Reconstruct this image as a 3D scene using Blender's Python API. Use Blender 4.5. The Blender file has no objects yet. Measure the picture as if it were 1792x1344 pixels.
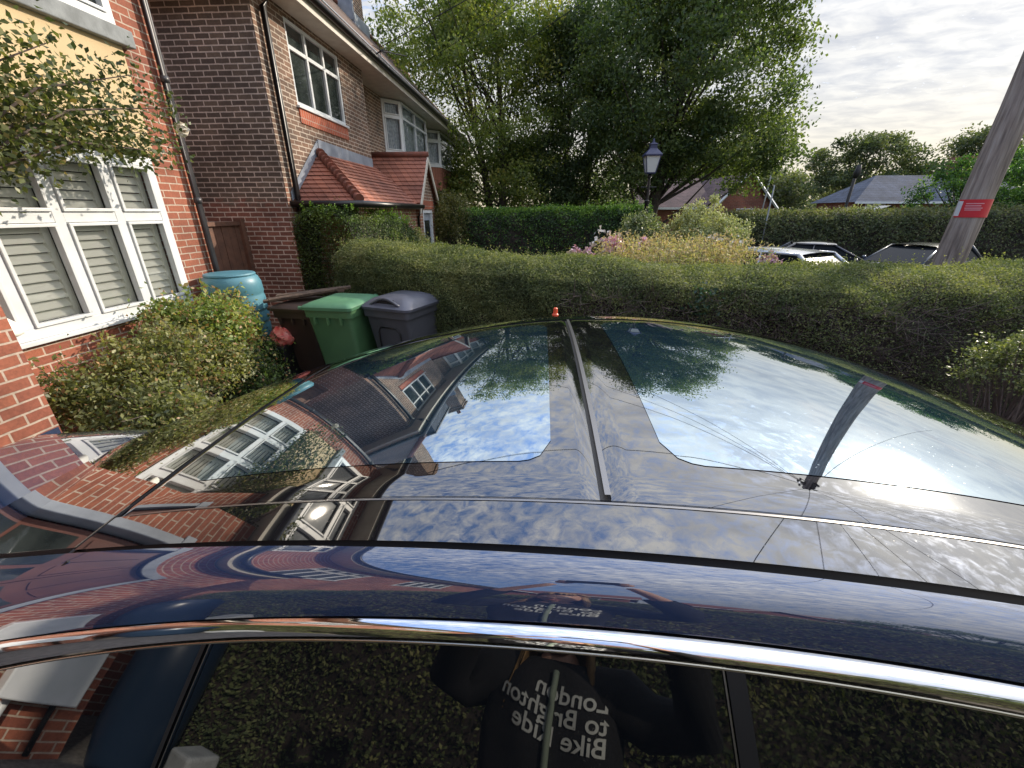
import bpy, bmesh, math, random
import numpy as np
from mathutils import Vector
rng = np.random.default_rng(7); random.seed(7)
S = bpy.context.scene; col = S.collection
R = math.radians

# ---------------------------------------------------------------- camera
cd = bpy.data.cameras.new('camera'); cam = bpy.data.objects.new('camera', cd); col.objects.link(cam)
cam.location = (0, 0, 2.0); cam.rotation_euler = (R(90-22.8), 0, R(4.0))
cd.sensor_width = 36; cd.lens = 715/1792*36; cd.clip_start = 0.01; cd.clip_end = 1500
S.camera = cam
# ---------------------------------------------------------------- light and sky
SUN_AZ, SUN_EL = R(52), R(27)          # azimuth clockwise from +Y
SD = Vector((math.sin(SUN_AZ)*math.cos(SUN_EL), math.cos(SUN_AZ)*math.cos(SUN_EL), math.sin(SUN_EL)))
sl = bpy.data.lights.new('sun', 'SUN'); sl.energy = 2.5; sl.angle = R(0.6); sl.color = (1, .88, .72)
so = bpy.data.objects.new('sun', sl); col.objects.link(so); so.rotation_euler = (-SD).to_track_quat('-Z', 'Y').to_euler()
W = bpy.data.worlds.new('World'); S.world = W; W.use_nodes = True
wn = W.node_tree; wn.nodes.clear()
def N(t, ty, **kw):
    n = t.nodes.new(ty)
    for k, v in kw.items(): setattr(n, k, v)
    return n
def math_(t, op, a, b=None, c=None, clamp=False):
    n = N(t, 'ShaderNodeMath', operation=op); n.use_clamp = clamp
    for i, x in enumerate((a, b, c)):
        if x is None: continue
        if hasattr(x, 'links'): t.links.new(x, n.inputs[i])
        else: n.inputs[i].default_value = x
    return n.outputs[0]
def ramp(t, fac, stops):
    n = N(t, 'ShaderNodeValToRGB'); e = n.color_ramp.elements
    while len(e) < len(stops): e.new(.5)
    for i, (p, c) in enumerate(stops): e[i].position = p; e[i].color = tuple(c)+(1,) if len(c) == 3 else c
    t.links.new(fac, n.inputs[0]); return n.outputs[0]
def mix(t, fac, a, b, mode='MIX'):
    n = N(t, 'ShaderNodeMix', data_type='RGBA', blend_type=mode)
    for s, x in ((n.inputs[0], fac), (n.inputs[6], a), (n.inputs[7], b)):
        if hasattr(x, 'links'): t.links.new(x, s)
        elif isinstance(x, (int, float)): s.default_value = x
        else: s.default_value = tuple(x)+(1,) if len(x) == 3 else x
    return n.outputs[2]
def noise(t, vec, scale, detail=4, rough=.55, dist=0):
    n = N(t, 'ShaderNodeTexNoise'); n.inputs['Scale'].default_value = scale; n.inputs['Detail'].default_value = detail
    n.inputs['Roughness'].default_value = rough; n.inputs['Distortion'].default_value = dist
    if vec is not None: t.links.new(vec, n.inputs['Vector'])
    return n.outputs[0]
out = N(wn, 'ShaderNodeOutputWorld'); bg = N(wn, 'ShaderNodeBackground'); bg.inputs[1].default_value = 0.11
wn.links.new(bg.outputs[0], out.inputs[0])
sky = N(wn, 'ShaderNodeTexSky', sky_type='NISHITA'); sky.sun_disc = False; sky.sun_elevation = SUN_EL; sky.sun_rotation = SUN_AZ
sky.air_density = 1.0; sky.dust_density = 1.5
tc = N(wn, 'ShaderNodeTexCoord'); sp = N(wn, 'ShaderNodeSeparateXYZ'); wn.links.new(tc.outputs['Generated'], sp.inputs[0])
zz = math_(wn, 'ADD', math_(wn, 'MAXIMUM', sp.outputs[2], 0.0), 0.10)
cv = N(wn, 'ShaderNodeCombineXYZ')
wn.links.new(math_(wn, 'DIVIDE', sp.outputs[0], zz), cv.inputs[0]); wn.links.new(math_(wn, 'DIVIDE', sp.outputs[1], zz), cv.inputs[1])
mp = N(wn, 'ShaderNodeMapping'); mp.inputs['Rotation'].default_value = (0, 0, R(35)); mp.inputs['Scale'].default_value = (1, 1.5, 1)
wn.links.new(cv.outputs[0], mp.inputs[0])
n1 = noise(wn, mp.outputs[0], 17.0, 10, .66, .6); n2 = noise(wn, cv.outputs[0], .55, 3, .5)
cover = math_(wn, 'ADD', n1, math_(wn, 'MULTIPLY', math_(wn, 'SUBTRACT', n2, .5), .5))
# thicker towards the sun and the horizon, thinner overhead and behind
dt = N(wn, 'ShaderNodeVectorMath', operation='DOT_PRODUCT'); wn.links.new(tc.outputs['Generated'], dt.inputs[0]); dt.inputs[1].default_value = SD
dcl = math_(wn, 'MAXIMUM', dt.outputs['Value'], 0.0)
bias = math_(wn, 'SUBTRACT', math_(wn, 'MULTIPLY', dt.outputs['Value'], .20), math_(wn, 'MULTIPLY', sp.outputs[2], .10)); bias = math_(wn, 'ADD', bias, math_(wn, 'MULTIPLY', math_(wn, 'MAXIMUM', math_(wn, 'SUBTRACT', .55, sp.outputs[2]), 0.0), .45))
cover = math_(wn, 'ADD', cover, bias)
cf = ramp(wn, cover, [(.34, (0, 0, 0)), (.63, (1, 1, 1))])
shade = ramp(wn, noise(wn, mp.outputs[0], 4.5, 7, .58, .4), [(.36, (3.5, 3.6, 3.85)), (.60, (5.4, 5.3, 5.05))])
glow = math_(wn, 'POWER', dcl, 70.0); glow2 = math_(wn, 'POWER', dcl, 5.0)
warm = mix(wn, math_(wn, 'SUBTRACT', 1.0, math_(wn, 'MULTIPLY', math_(wn, 'MAXIMUM', sp.outputs[2], 0.0), 5.0), clamp=True), shade, (5.6, 4.8, 3.4))
skyc = mix(wn, .999, sky.outputs[0], (.92, 1.06, 1.30), 'MULTIPLY')
c1 = mix(wn, math_(wn, 'MULTIPLY', cf, .93), skyc, warm)
gl = N(wn, 'ShaderNodeCombineXYZ')
g = math_(wn, 'ADD', math_(wn, 'MULTIPLY', math_(wn, 'POWER', dcl, 420.0), 30.0), math_(wn, 'ADD', math_(wn, 'MULTIPLY', glow, 3.0), math_(wn, 'MULTIPLY', glow2, .4)))
for i, k in enumerate((1, .93, .8)): wn.links.new(math_(wn, 'MULTIPLY', g, k), gl.inputs[i])
up_ = math_(wn, 'ADD', .74, math_(wn, 'MULTIPLY', math_(wn, 'MAXIMUM', math_(wn, 'SUBTRACT', sp.outputs[2], .26), 0.0), 2.1))   # whole sky raised overhead as added fill light, lowered ahead
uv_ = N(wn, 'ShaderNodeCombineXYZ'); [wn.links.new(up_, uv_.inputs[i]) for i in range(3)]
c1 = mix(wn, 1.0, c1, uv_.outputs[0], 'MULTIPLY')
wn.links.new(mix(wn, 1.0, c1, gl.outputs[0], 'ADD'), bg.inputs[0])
S.view_settings.view_transform = 'Standard'; S.view_settings.look = 'None'; S.view_settings.gamma = 1
S.view_settings.exposure = 1.0

# ---------------------------------------------------------------- materials
def mat(name, c=(.5, .5, .5), rough=.6, metal=0, coat=0, ior=None, spec=None):
    m = bpy.data.materials.new(name); m.use_nodes = True; t = m.node_tree; b = t.nodes['Principled BSDF']
    b.inputs['Base Color'].default_value = tuple(c)+(1,); b.inputs['Roughness'].default_value = rough; b.inputs['Metallic'].default_value = metal
    b.inputs['Coat Weight'].default_value = coat; b.inputs['Coat Roughness'].default_value = .01
    if ior: b.inputs['IOR'].default_value = ior
    m['b'] = 1; return m
def P(m): return m.node_tree, m.node_tree.nodes['Principled BSDF']
def mottled(name, c1, c2, scale=8, rough=.7, bump=0.0, bscale=None, metal=0, detail=6, coat=0):
    m = mat(name, c1, rough, metal, coat); t, b = P(m); g = N(t, 'ShaderNodeNewGeometry')
    n = noise(t, g.outputs['Position'], scale, detail); t.links.new(ramp(t, n, [(.35, c1), (.65, c2)]), b.inputs['Base Color'])
    if bump:
        bn = N(t, 'ShaderNodeBump'); bn.inputs['Strength'].default_value = bump; bn.inputs['Distance'].default_value = .01
        t.links.new(noise(t, g.outputs['Position'], bscale or scale*5, 6), bn.inputs['Height']); t.links.new(bn.outputs[0], b.inputs['Normal'])
    return m
def brick(name, c1, c2, mortar, c3=None, zsplit=None, w=.225, h=.075, mo=.012, slope=1.0, bump=.6, rot=0):
    m = mat(name, c1, .85); t, b = P(m); g = N(t, 'ShaderNodeNewGeometry'); s = N(t, 'ShaderNodeSeparateXYZ'); t.links.new(g.outputs['Position'], s.inputs[0])
    cb = N(t, 'ShaderNodeCombineXYZ')
    wob = math_(t, 'MULTIPLY', math_(t, 'SUBTRACT', noise(t, g.outputs['Position'], 6, 2), .5), .012)
    t.links.new(math_(t, 'ADD', math_(t, 'ADD', s.outputs[0], s.outputs[1]), 50.0), cb.inputs[0])
    t.links.new(math_(t, 'ADD', math_(t, 'MULTIPLY', math_(t, 'ADD', s.outputs[2], 10.0), slope), wob), cb.inputs[1])
    k = N(t, 'ShaderNodeTexBrick'); k.inputs['Scale'].default_value = 1; k.inputs['Brick Width'].default_value = w; k.inputs['Row Height'].default_value = h
    k.inputs['Mortar Size'].default_value = mo/2; k.inputs['Mortar Smooth'].default_value = .15; k.inputs['Bias'].default_value = -.1
    k.inputs['Color1'].default_value = c1+(1,); k.inputs['Color2'].default_value = c2+(1,); k.inputs['Mortar'].default_value = mortar+(1,)
    t.links.new(cb.outputs[0], k.inputs['Vector'])
    if c3:
        k2 = N(t, 'ShaderNodeTexBrick')
        for a in ('Scale', 'Brick Width', 'Row Height', 'Mortar Size', 'Mortar Smooth', 'Bias'): k2.inputs[a].default_value = k.inputs[a].default_value
        k2.inputs['Color1'].default_value = c3[0]+(1,); k2.inputs['Color2'].default_value = c3[1]+(1,); k2.inputs['Mortar'].default_value = mortar+(1,)
        t.links.new(cb.outputs[0], k2.inputs['Vector'])
        f = math_(t, 'MULTIPLY', math_(t, 'SUBTRACT', math_(t, 'ADD', s.outputs[2], math_(t, 'MULTIPLY', noise(t, cb.outputs[0], 5, 3, .7), .9)), zsplit+.45), 6.0, clamp=True)
        c = mix(t, f, k2.outputs[0], k.outputs[0])
    else: c = k.outputs[0]
    stain = ramp(t, noise(t, g.outputs['Position'], 1.3, 5, .6), [(.3, (.58, .57, .56)), (.5, (.95, .93, .91)), (.72, (1.25, 1.2, 1.15))])
    fine = ramp(t, noise(t, g.outputs['Position'], 45, 3, .6), [(.3, (.8, .8, .8)), (.7, (1.15, 1.15, 1.15))])
    t.links.new(mix(t, 1, mix(t, 1, c, stain, 'MULTIPLY'), fine, 'MULTIPLY'), b.inputs['Base Color'])
    bn = N(t, 'ShaderNodeBump'); bn.inputs['Strength'].default_value = bump; bn.inputs['Distance'].default_value = .008
    hh = math_(t, 'ADD', math_(t, 'SUBTRACT', 1.0, k.outputs['Fac']), math_(t, 'MULTIPLY', noise(t, g.outputs['Position'], 60, 3), .35))
    t.links.new(hh, bn.inputs['Height']); t.links.new(bn.outputs[0], b.inputs['Normal'])
    return m
def leafm(name, cols, trans=.30, rough=.45):
    m = bpy.data.materials.new(name); m.use_nodes = True; t = m.node_tree; t.nodes.clear()
    o = N(t, 'ShaderNodeOutputMaterial'); a = N(t, 'ShaderNodeAttribute', attribute_name='r')
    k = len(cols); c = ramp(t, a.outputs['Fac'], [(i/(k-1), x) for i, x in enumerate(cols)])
    g = N(t, 'ShaderNodeNewGeometry')
    c = mix(t, 1, c, ramp(t, noise(t, g.outputs['Position'], 1.1, 3), [(.3, (.75, .8, .8)), (.7, (1.25, 1.15, 1.0))]), 'MULTIPLY')
    b = N(t, 'ShaderNodeBsdfPrincipled'); b.inputs['Roughness'].default_value = rough; t.links.new(c, b.inputs['Base Color'])
    tr = N(t, 'ShaderNodeBsdfTranslucent'); t.links.new(mix(t, 1, c, (1.5, 1.7, .7), 'MULTIPLY'), tr.inputs[0])
    ms = N(t, 'ShaderNodeMixShader'); ms.inputs[0].default_value = trans
    t.links.new(b.outputs[0], ms.inputs[1]); t.links.new(tr.outputs[0], ms.inputs[2]); t.links.new(ms.outputs[0], o.inputs[0])
    return m
def windowglass(name, tint=(.02, .025, .03), f=.55):
    m = bpy.data.materials.new(name); m.use_nodes = True; t = m.node_tree; t.nodes.clear()
    o = N(t, 'ShaderNodeOutputMaterial'); g = N(t, 'ShaderNodeBsdfGlossy'); g.inputs['Roughness'].default_value = .02; g.inputs[0].default_value = (.9, .95, 1, 1)
    tr = N(t, 'ShaderNodeBsdfTransparent'); tr.inputs[0].default_value = (.95, .96, .96, 1)
    fr = N(t, 'ShaderNodeFresnel'); fr.inputs[0].default_value = 1.55; ms = N(t, 'ShaderNodeMixShader')
    t.links.new(math_(t, 'MULTIPLY', fr.outputs[0], .8, clamp=True), ms.inputs[0])
    t.links.new(tr.outputs[0], ms.inputs[1]); t.links.new(g.outputs[0], ms.inputs[2]); t.links.new(ms.outputs[0], o.inputs[0]); return m

M = {}
M['red_brick'] = brick('red_brick', (.37, .125, .072), (.25, .08, .052), (.52, .42, .34), mo=.014)
M['brown_brick'] = brick('brown_brick', (.17, .138, .105), (.10, .083, .068), (.62, .56, .49), c3=((.27, .125, .09), (.16, .08, .062)), zsplit=2.05, mo=.018)
M['front_brick'] = brick('front_brick', (.23, .135, .09), (.12, .085, .066), (.56, .48, .40), c3=((.34, .16, .10), (.24, .11, .075)), zsplit=2.3, mo=.017)
M['far_brick'] = brick('far_brick', (.30, .10, .065), (.22, .075, .05), (.30, .24, .2), bump=.2)
M['soldier'] = brick('soldier_brick', (.42, .10, .045), (.33, .075, .035), (.42, .33, .27), w=.075, h=.225)
M['tile'] = brick('clay_tile', (.40, .165, .11), (.27, .11, .08), (.07, .03, .025), w=.165, h=.6, mo=.01, bump=.3)
M['roof_tile'] = brick('brown_roof_tile', (.17, .11, .08), (.12, .085, .065), (.05, .035, .03), w=.2, h=.11, mo=.016, slope=1.4, bump=.6)
M['slate'] = brick('slate', (.085, .105, .15), (.06, .075, .105), (.03, .035, .045), w=.3, h=.2, mo=.02, slope=1.4)
M['plum_tile'] = brick('plum_tile', (.12, .075, .08), (.085, .055, .06), (.03, .02, .02), w=.3, h=.25, mo=.02, slope=1.3)
M['ridge'] = mottled('ridge_tile', (.22, .07, .045), (.13, .055, .04), 9, .8, .3)
M['cream'] = mottled('cream_render', (.66, .51, .30), (.60, .46, .27), 3, .9, .15, 90)
M['stone'] = mottled('weathered_stone', (.30, .32, .33), (.20, .215, .22), 7, .85, .3, 60)
M['lead'] = mottled('lead', (.33, .37, .43), (.24, .27, .32), 4, .55)
M['white'] = mottled('white_upvc', (.74, .76, .78), (.66, .69, .70), 5, .35)
M['offwhite'] = mottled('white_timber', (.68, .64, .56), (.58, .54, .47), 6, .6)
M['shutter'] = mat('shutter_paint', (.90, .89, .80), .5)
M['glass'] = windowglass('clear_glass')
M['dark_pane'] = mottled('reflecting_pane', (.015, .02, .02), (.05, .06, .058), 2.2, .03)
P(M['dark_pane'])[1].inputs['IOR'].default_value = 1.7
M['car_glass'] = mat('car_window_glass', (.012, .014, .016), .15, ior=1.18)
M['black_plastic'] = mat('black_plastic', (.012, .012, .013), .35)
M['grey_pipe'] = mottled('dark_grey_pipe', (.045, .045, .05), (.07, .065, .07), 4, .4)
M['dark'] = mat('dark_interior', (.012, .011, .010), .9)
M['curtain'] = mottled('pale_curtain', (.5, .55, .6), (.3, .34, .38), 14, .8)
M['butt'] = mottled('teal_plastic', (.075, .215, .28), (.10, .26, .32), 5, .42)
M['bin_green'] = mottled('green_plastic', (.075, .17, .075), (.06, .14, .065), 3, .42)
M['bin_green_lid'] = mottled('green_lid_plastic', (.09, .23, .12), (.07, .19, .10), 5, .5)
M['bin_grey'] = mottled('slate_grey_plastic', (.075, .078, .092), (.06, .063, .075), 4, .42)
M['bin_grey_lid'] = mottled('blue_grey_lid', (.10, .105, .135), (.075, .08, .10), 4, .35)
M['brown_plastic'] = mottled('brown_plastic', (.035, .022, .017), (.05, .03, .022), 4, .5)
M['plank'] = mottled('weathered_plank', (.13, .085, .055), (.055, .035, .027), 22, .8, .4)
M['gate'] = mottled('gate_wood', (.17, .085, .055), (.11, .058, .04), 9, .75, .3)
M['door'] = mottled('brown_door', (.13, .05, .038), (.09, .035, .028), 3, .4)
M['bag'] = mottled('printed_bag', (.62, .05, .05), (.75, .28, .22), 16, .35)
M['wire'] = mat('wire', (.015, .014, .014), .6)
M['lamp_glass'] = mat('frosted_glass', (.62, .64, .62), .35)
M['lamp_blue'] = mat('lantern_paint', (.03, .035, .09), .35)
M['bark'] = mottled('bark', (.075, .058, .045), (.035, .028, .022), 14, .9, .5)
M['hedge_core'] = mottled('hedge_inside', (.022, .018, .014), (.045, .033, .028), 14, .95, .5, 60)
M['twig'] = mottled('twig', (.17, .13, .11), (.09, .068, .06), 20, .9)
M['pink'] = leafm('pink_petal', [(.62, .32, .48), (.78, .50, .62), (.75, .62, .66)], .05)
M['rose'] = leafm('white_petal', [(.66, .62, .55), (.76, .74, .70)], 0)
M['concrete'] = mottled('gravel_paving', (.16, .15, .14), (.09, .085, .08), 30, .9, .6, 120)
M['asphalt'] = mottled('asphalt', (.06, .06, .062), (.045, .045, .047), 20, .9, .3)
M['grass'] = mottled('grass', (.05, .075, .025), (.035, .05, .02), 3, .95, .5)
M['soil'] = mottled('soil', (.06, .045, .032), (.035, .028, .02), 12, .95, .6)
# pole timber
m = mat('pole_wood', (.2, .17, .14), .85); t, b = P(m); g_ = N(t, 'ShaderNodeNewGeometry'); mp_ = N(t, 'ShaderNodeMapping'); mp_.inputs['Scale'].default_value = (22, 22, 1.2)
t.links.new(g_.outputs['Position'], mp_.inputs[0]); nn = noise(t, mp_.outputs[0], 1.0, 6, .65)
t.links.new(ramp(t, nn, [(.3, (.12, .095, .08)), (.5, (.30, .25, .21)), (.7, (.44, .39, .34))]), b.inputs['Base Color'])
bn_ = N(t, 'ShaderNodeBump'); bn_.inputs['Distance'].default_value = .02; t.links.new(nn, bn_.inputs['Height']); t.links.new(bn_.outputs[0], b.inputs['Normal']); M['pole'] = m
# the car's surfaces
def gloss(name, c, ior, coat=1.0, metal=0, wav=0.0):
    m = mat(name, c, .02, metal, coat, ior)
    t, b = P(m); g = N(t, 'ShaderNodeNewGeometry')
    sp_ = mix(t, 1, ramp(t, noise(t, g.outputs['Position'], 210, 2, .5), [(.66, (.008, .008, .008)), (.76, (.16, .16, .16))]), ramp(t, noise(t, g.outputs['Position'], 5, 5, .65), [(.40, (.0, .0, .0)), (.75, (.035, .035, .035))]), 'ADD')
    t.links.new(sp_, b.inputs['Roughness'])
    if wav:
        bn = N(t, 'ShaderNodeBump'); bn.inputs['Strength'].default_value = 1; bn.inputs['Distance'].default_value = wav
        t.links.new(noise(t, g.outputs['Position'], 3.5, 1, .4), bn.inputs['Height']); t.links.new(bn.outputs[0], b.inputs['Normal'])
    return m
M['roof_glass'] = gloss('black_roof_glass', (.007, .007, .009), 2.2, wav=.0006)
M['blind'] = gloss('clear_coated_glass', (.012, .03, .05), 6.0, wav=.0006); P(M['blind'])[1].inputs['Specular Tint'].default_value = (.72, .88, 1, 1)
M['paint'] = gloss('blue_black_paint', (.026, .042, .09), 2.4, wav=.0004)
M['side_glass'] = gloss('tinted_side_glass', (.004, .005, .006), 1.65)
M['chrome'] = mat('chrome', (.86, .86, .87), .04, 1)
M['seal'] = mat('rubber_seal', (.01, .01, .011), .45)
M['steel'] = mat('brushed_trim', (.30, .29, .28), .35, 1)
M['tyre'] = mat('tyre', (.02, .02, .02), .9)
M['rim'] = mat('alloy', (.5, .5, .52), .3, 1)
M['skin'] = mottled('skin', (.62, .38, .28), (.55, .31, .22), 20, .5)
M['black_cloth'] = mottled('black_cotton', (.010, .010, .012), (.016, .016, .018), 60, .9, .2)
M['denim'] = mottled('dark_denim', (.03, .04, .07), (.02, .028, .05), 80, .9)
M['hair'] = mottled('blonde_hair', (.42, .27, .12), (.28, .17, .075), 60, .5)
M['print'] = mat('white_print', (.55, .57, .55), .7)

# ---------------------------------------------------------------- builders
def tag(o, label=None, cat=None, group=None, kind=None):
    for k, v in (('label', label), ('category', cat), ('group', group), ('kind', kind)):
        if v: o[k] = v
    return o
def thing(name, loc, label, cat, group=None):
    o = bpy.data.objects.new(name, None); o.empty_display_size = .1; o.location = loc; col.objects.link(o); return tag(o, label, cat, group)
def wloc(o):
    v = Vector((0, 0, 0))
    while o is not None: v += o.location; o = o.parent
    return v
def link(name, me, m, parent):
    o = bpy.data.objects.new(name, me); col.objects.link(o)
    if m is not None: me.materials.append(m)
    if parent is not None:
        l = wloc(parent); o.parent = parent
        if l.length > 1e-9:
            n = len(me.vertices); a = np.empty(n*3); me.vertices.foreach_get('co', a); a = a.reshape(-1, 3)-np.array(l); me.vertices.foreach_set('co', a.ravel())
    me.update(); return o
class MB:
    def __init__(s): s.v = []; s.f = []
    def add(s, vs, fs):
        n = len(s.v); s.v += [tuple(map(float, q)) for q in vs]; s.f += [tuple(i+n for i in f) for f in fs]; return s
    def quad(s, *p): return s.add(p, [tuple(range(len(p)))])
    def box(s, x0, x1, y0, y1, z0, z1, F=None):
        vs = [(x, y, z) for z in (z0, z1) for (x, y) in ((x0, y0), (x1, y0), (x1, y1), (x0, y1))]
        if F: vs = [F(*q) for q in vs]
        return s.add(vs, [(3, 2, 1, 0), (4, 5, 6, 7), (0, 1, 5, 4), (1, 2, 6, 5), (2, 3, 7, 6), (3, 0, 4, 7)])
    def tube(s, pts, r, n=8, cap=True):
        pts = [Vector(p) for p in pts]; rs = r if isinstance(r, (list, tuple)) else [r]*len(pts); vs = []; fs = []
        for i, p in enumerate(pts):
            d = (pts[min(i+1, len(pts)-1)]-pts[max(i-1, 0)]).normalized()
            a = d.cross(Vector((0, 0, 1)) if abs(d.z) < .95 else Vector((1, 0, 0))).normalized(); b = d.cross(a)
            for k in range(n):
                an = 2*math.pi*k/n; vs.append(p+(a*math.cos(an)+b*math.sin(an))*rs[i])
        for i in range(len(pts)-1):
            for k in range(n):
                k2 = (k+1) % n; fs.append((i*n+k, i*n+k2, (i+1)*n+k2, (i+1)*n+k))
        if cap: fs += [tuple(range(n-1, -1, -1)), tuple((len(pts)-1)*n+k for k in range(n))]
        return s.add(vs, fs)
    def lathe(s, c, prof, n=28, sx=1, sy=1):
        vs = []; fs = []
        for (r, z) in prof:
            for k in range(n):
                a = 2*math.pi*k/n; vs.append((c[0]+r*sx*math.cos(a), c[1]+r*sy*math.sin(a), c[2]+z))
        for i in range(len(prof)-1):
            for k in range(n): fs.append((i*n+k, i*n+(k+1) % n, (i+1)*n+(k+1) % n, (i+1)*n+k))
        fs += [tuple(range(n-1, -1, -1)), tuple((len(prof)-1)*n+k for k in range(n))]
        return s.add(vs, fs)
    def loft(s, rings, closed=True, caps=True):
        n = len(rings[0]); vs = [q for r in rings for q in r]; fs = []
        for i in range(len(rings)-1):
            for k in range(n if closed else n-1): fs.append((i*n+k, i*n+(k+1) % n, (i+1)*n+(k+1) % n, (i+1)*n+k))
        if caps and closed: fs += [tuple(range(n-1, -1, -1)), tuple((len(rings)-1)*n+k for k in range(n))]
        return s.add(vs, fs)
    def build(s, name, m, parent=None, smooth=False, bevel=0, out=False):
        me = bpy.data.meshes.new(name); me.from_pydata(s.v, [], s.f)
        if out:
            bm = bmesh.new(); bm.from_mesh(me); bmesh.ops.recalc_face_normals(bm, faces=bm.faces); bm.to_mesh(me); bm.free()
        o = link(name, me, m, parent)
        if smooth: me.polygons.foreach_set('use_smooth', [True]*len(me.polygons))
        if smooth == 'auto':
            try: me.set_sharp_from_angle(angle=R(38))
            except Exception: pass
        if bevel:
            bv = o.modifiers.new('b', 'BEVEL'); bv.width = bevel; bv.segments = 3; bv.limit_method = 'ANGLE'
        return o
def grid(name, V, m, parent=None, smooth=True, flip=False):
    V = np.asarray(V, float); a, b = V.shape[:2]; mb = MB()
    fs = []
    for i in range(a-1):
        for j in range(b-1):
            q = (i*b+j, i*b+j+1, (i+1)*b+j+1, (i+1)*b+j); fs.append(q[::-1] if flip else q)
    mb.add(V.reshape(-1, 3), fs); return mb.build(name, m, parent, smooth)
def unit(v): return v/np.maximum(np.linalg.norm(v, axis=-1, keepdims=True), 1e-9)
def leaves(name, Pt, size, m, parent=None, nrm=None, w=.55, bias=.6, rr=None):
    Pt = np.asarray(Pt, float); n = len(Pt); sz = size*(rng.uniform(.6, 1.3, n))[:, None]
    nn = unit(rng.normal(size=(n, 3)))
    if nrm is not None: nn = unit(nn+np.asarray(nrm)*bias*1.6)
    a = unit(np.cross(nn, unit(rng.normal(size=(n, 3))))); b = np.cross(nn, a)
    fold = nn*sz*.12
    v = np.stack([Pt-a*sz*.5, Pt+b*sz*w*.5+fold, Pt+a*sz*.5, Pt-b*sz*w*.5+fold], 1).reshape(-1, 3)
    me = bpy.data.meshes.new(name); me.vertices.add(4*n); me.vertices.foreach_set('co', v.ravel())
    me.loops.add(4*n); me.loops.foreach_set('vertex_index', np.arange(4*n, dtype=np.int32)); me.polygons.add(n)
    me.polygons.foreach_set('loop_start', np.arange(0, 4*n, 4, dtype=np.int32))
    me.update(calc_edges=True)
    at = me.attributes.new('r', 'FLOAT', 'FACE'); at.data.foreach_set('value', (rng.uniform(0, 1, n) if rr is None else np.clip(rr, 0, 1)).astype(np.float32))
    return link(name, me, m, parent)
def sticks(name, A, B, r, m, parent=None):
    A = np.asarray(A, float); B = np.asarray(B, float); n = len(A); d = unit(B-A); u = unit(np.cross(d, unit(rng.normal(size=(n, 3))))); w = np.cross(d, u)
    r = np.broadcast_to(np.asarray(r, float), (n,))[:, None]
    o = [u*r, (-.5*u+.866*w)*r, (-.5*u-.866*w)*r]
    v = np.stack([A+o[0], A+o[1], A+o[2], B+o[0]*.5, B+o[1]*.5, B+o[2]*.5], 1).reshape(-1, 3)
    base = np.arange(n)[:, None]*6; f = np.concatenate([base+np.array(q) for q in ((0, 1, 4, 3), (1, 2, 5, 4), (2, 0, 3, 5))], 1).reshape(-1, 4)
    me = bpy.data.meshes.new(name); me.from_pydata(v.tolist(), [], f.tolist()); return link(name, me, m, parent)
def fnoise(x, y, s=1.0):
    return (np.sin(x*1.7*s+1.3)*np.cos(y*2.1*s+.4)+.6*np.sin(x*3.9*s+y*2.7*s)+.4*np.sin(y*6.3*s-x*5.1*s+2))/2

# ---------------------------------------------------------------- ground
def gz(x, y):
    s = np.clip((np.asarray(x)*.6+np.asarray(y)-8.0)/6.0, 0, 1); s = s*s*(3-2*s); return -.30*s
def gsheet(name, xs, ys, lift, m, label):
    X, Y = np.meshgrid(xs, ys, indexing='ij'); o = grid(name, np.stack([X, Y, gz(X, Y)+lift], -1), m)
    o['kind'] = 'structure'; return o
xs = np.concatenate([[-600, -200, -60, -30], np.arange(-20, 31, 1.0), [60, 200, 600]])
ys = np.concatenate([[-600, -200, -60, -30], np.arange(-20, 31, 1.0), [60, 200, 800]])
gsheet('ground', xs, ys, 0, M['grass'], '')
gsheet('driveway', np.arange(-4.2, 5.2, 1.0), np.arange(-2.6, 5.6, .5), .006, M['concrete'], '')
gsheet('road', np.arange(3.0, 30, 1.0), np.arange(7.6, 15.2, .95), .006, M['asphalt'], '')
gsheet('flower_bed', np.arange(-2.0, 5.1, .5), np.arange(6.2, 11.6, .6), .010, M['soil'], '')

# ---------------------------------------------------------------- walls and windows in a local frame (u along, n outward, z up)
def frame(o, du, nrm):
    o = Vector(o); du = Vector(du).normalized(); nrm = Vector(nrm).normalized()
    return lambda u, n, z: o+du*u+nrm*n+Vector((0, 0, z))
def wall(mb, F, u0, u1, z0, z1, holes=(), depth=.12):
    us = sorted({u0, u1, *[h[0] for h in holes], *[h[1] for h in holes]}); zs = sorted({z0, z1, *[h[2] for h in holes], *[h[3] for h in holes]})
    us = [u for u in us if u0 <= u <= u1]; zs = [z for z in zs if z0 <= z <= z1]
    for i in range(len(us)-1):
        for j in range(len(zs)-1):
            cu, cz = (us[i]+us[i+1])/2, (zs[j]+zs[j+1])/2
            if any(h[0] < cu < h[1] and h[2] < cz < h[3] for h in holes): continue
            mb.quad(F(us[i], 0, zs[j]), F(us[i+1], 0, zs[j]), F(us[i+1], 0, zs[j+1]), F(us[i], 0, zs[j+1]))
    for a, b_, c, d in holes:
        for p, q in (((a, c), (b_, c)), ((b_, c), (b_, d)), ((b_, d), (a, d)), ((a, d), (a, c))):
            mb.quad(F(p[0], 0, p[1]), F(q[0], 0, q[1]), F(q[0], -depth, q[1]), F(p[0], -depth, p[1]))
    return mb
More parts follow.
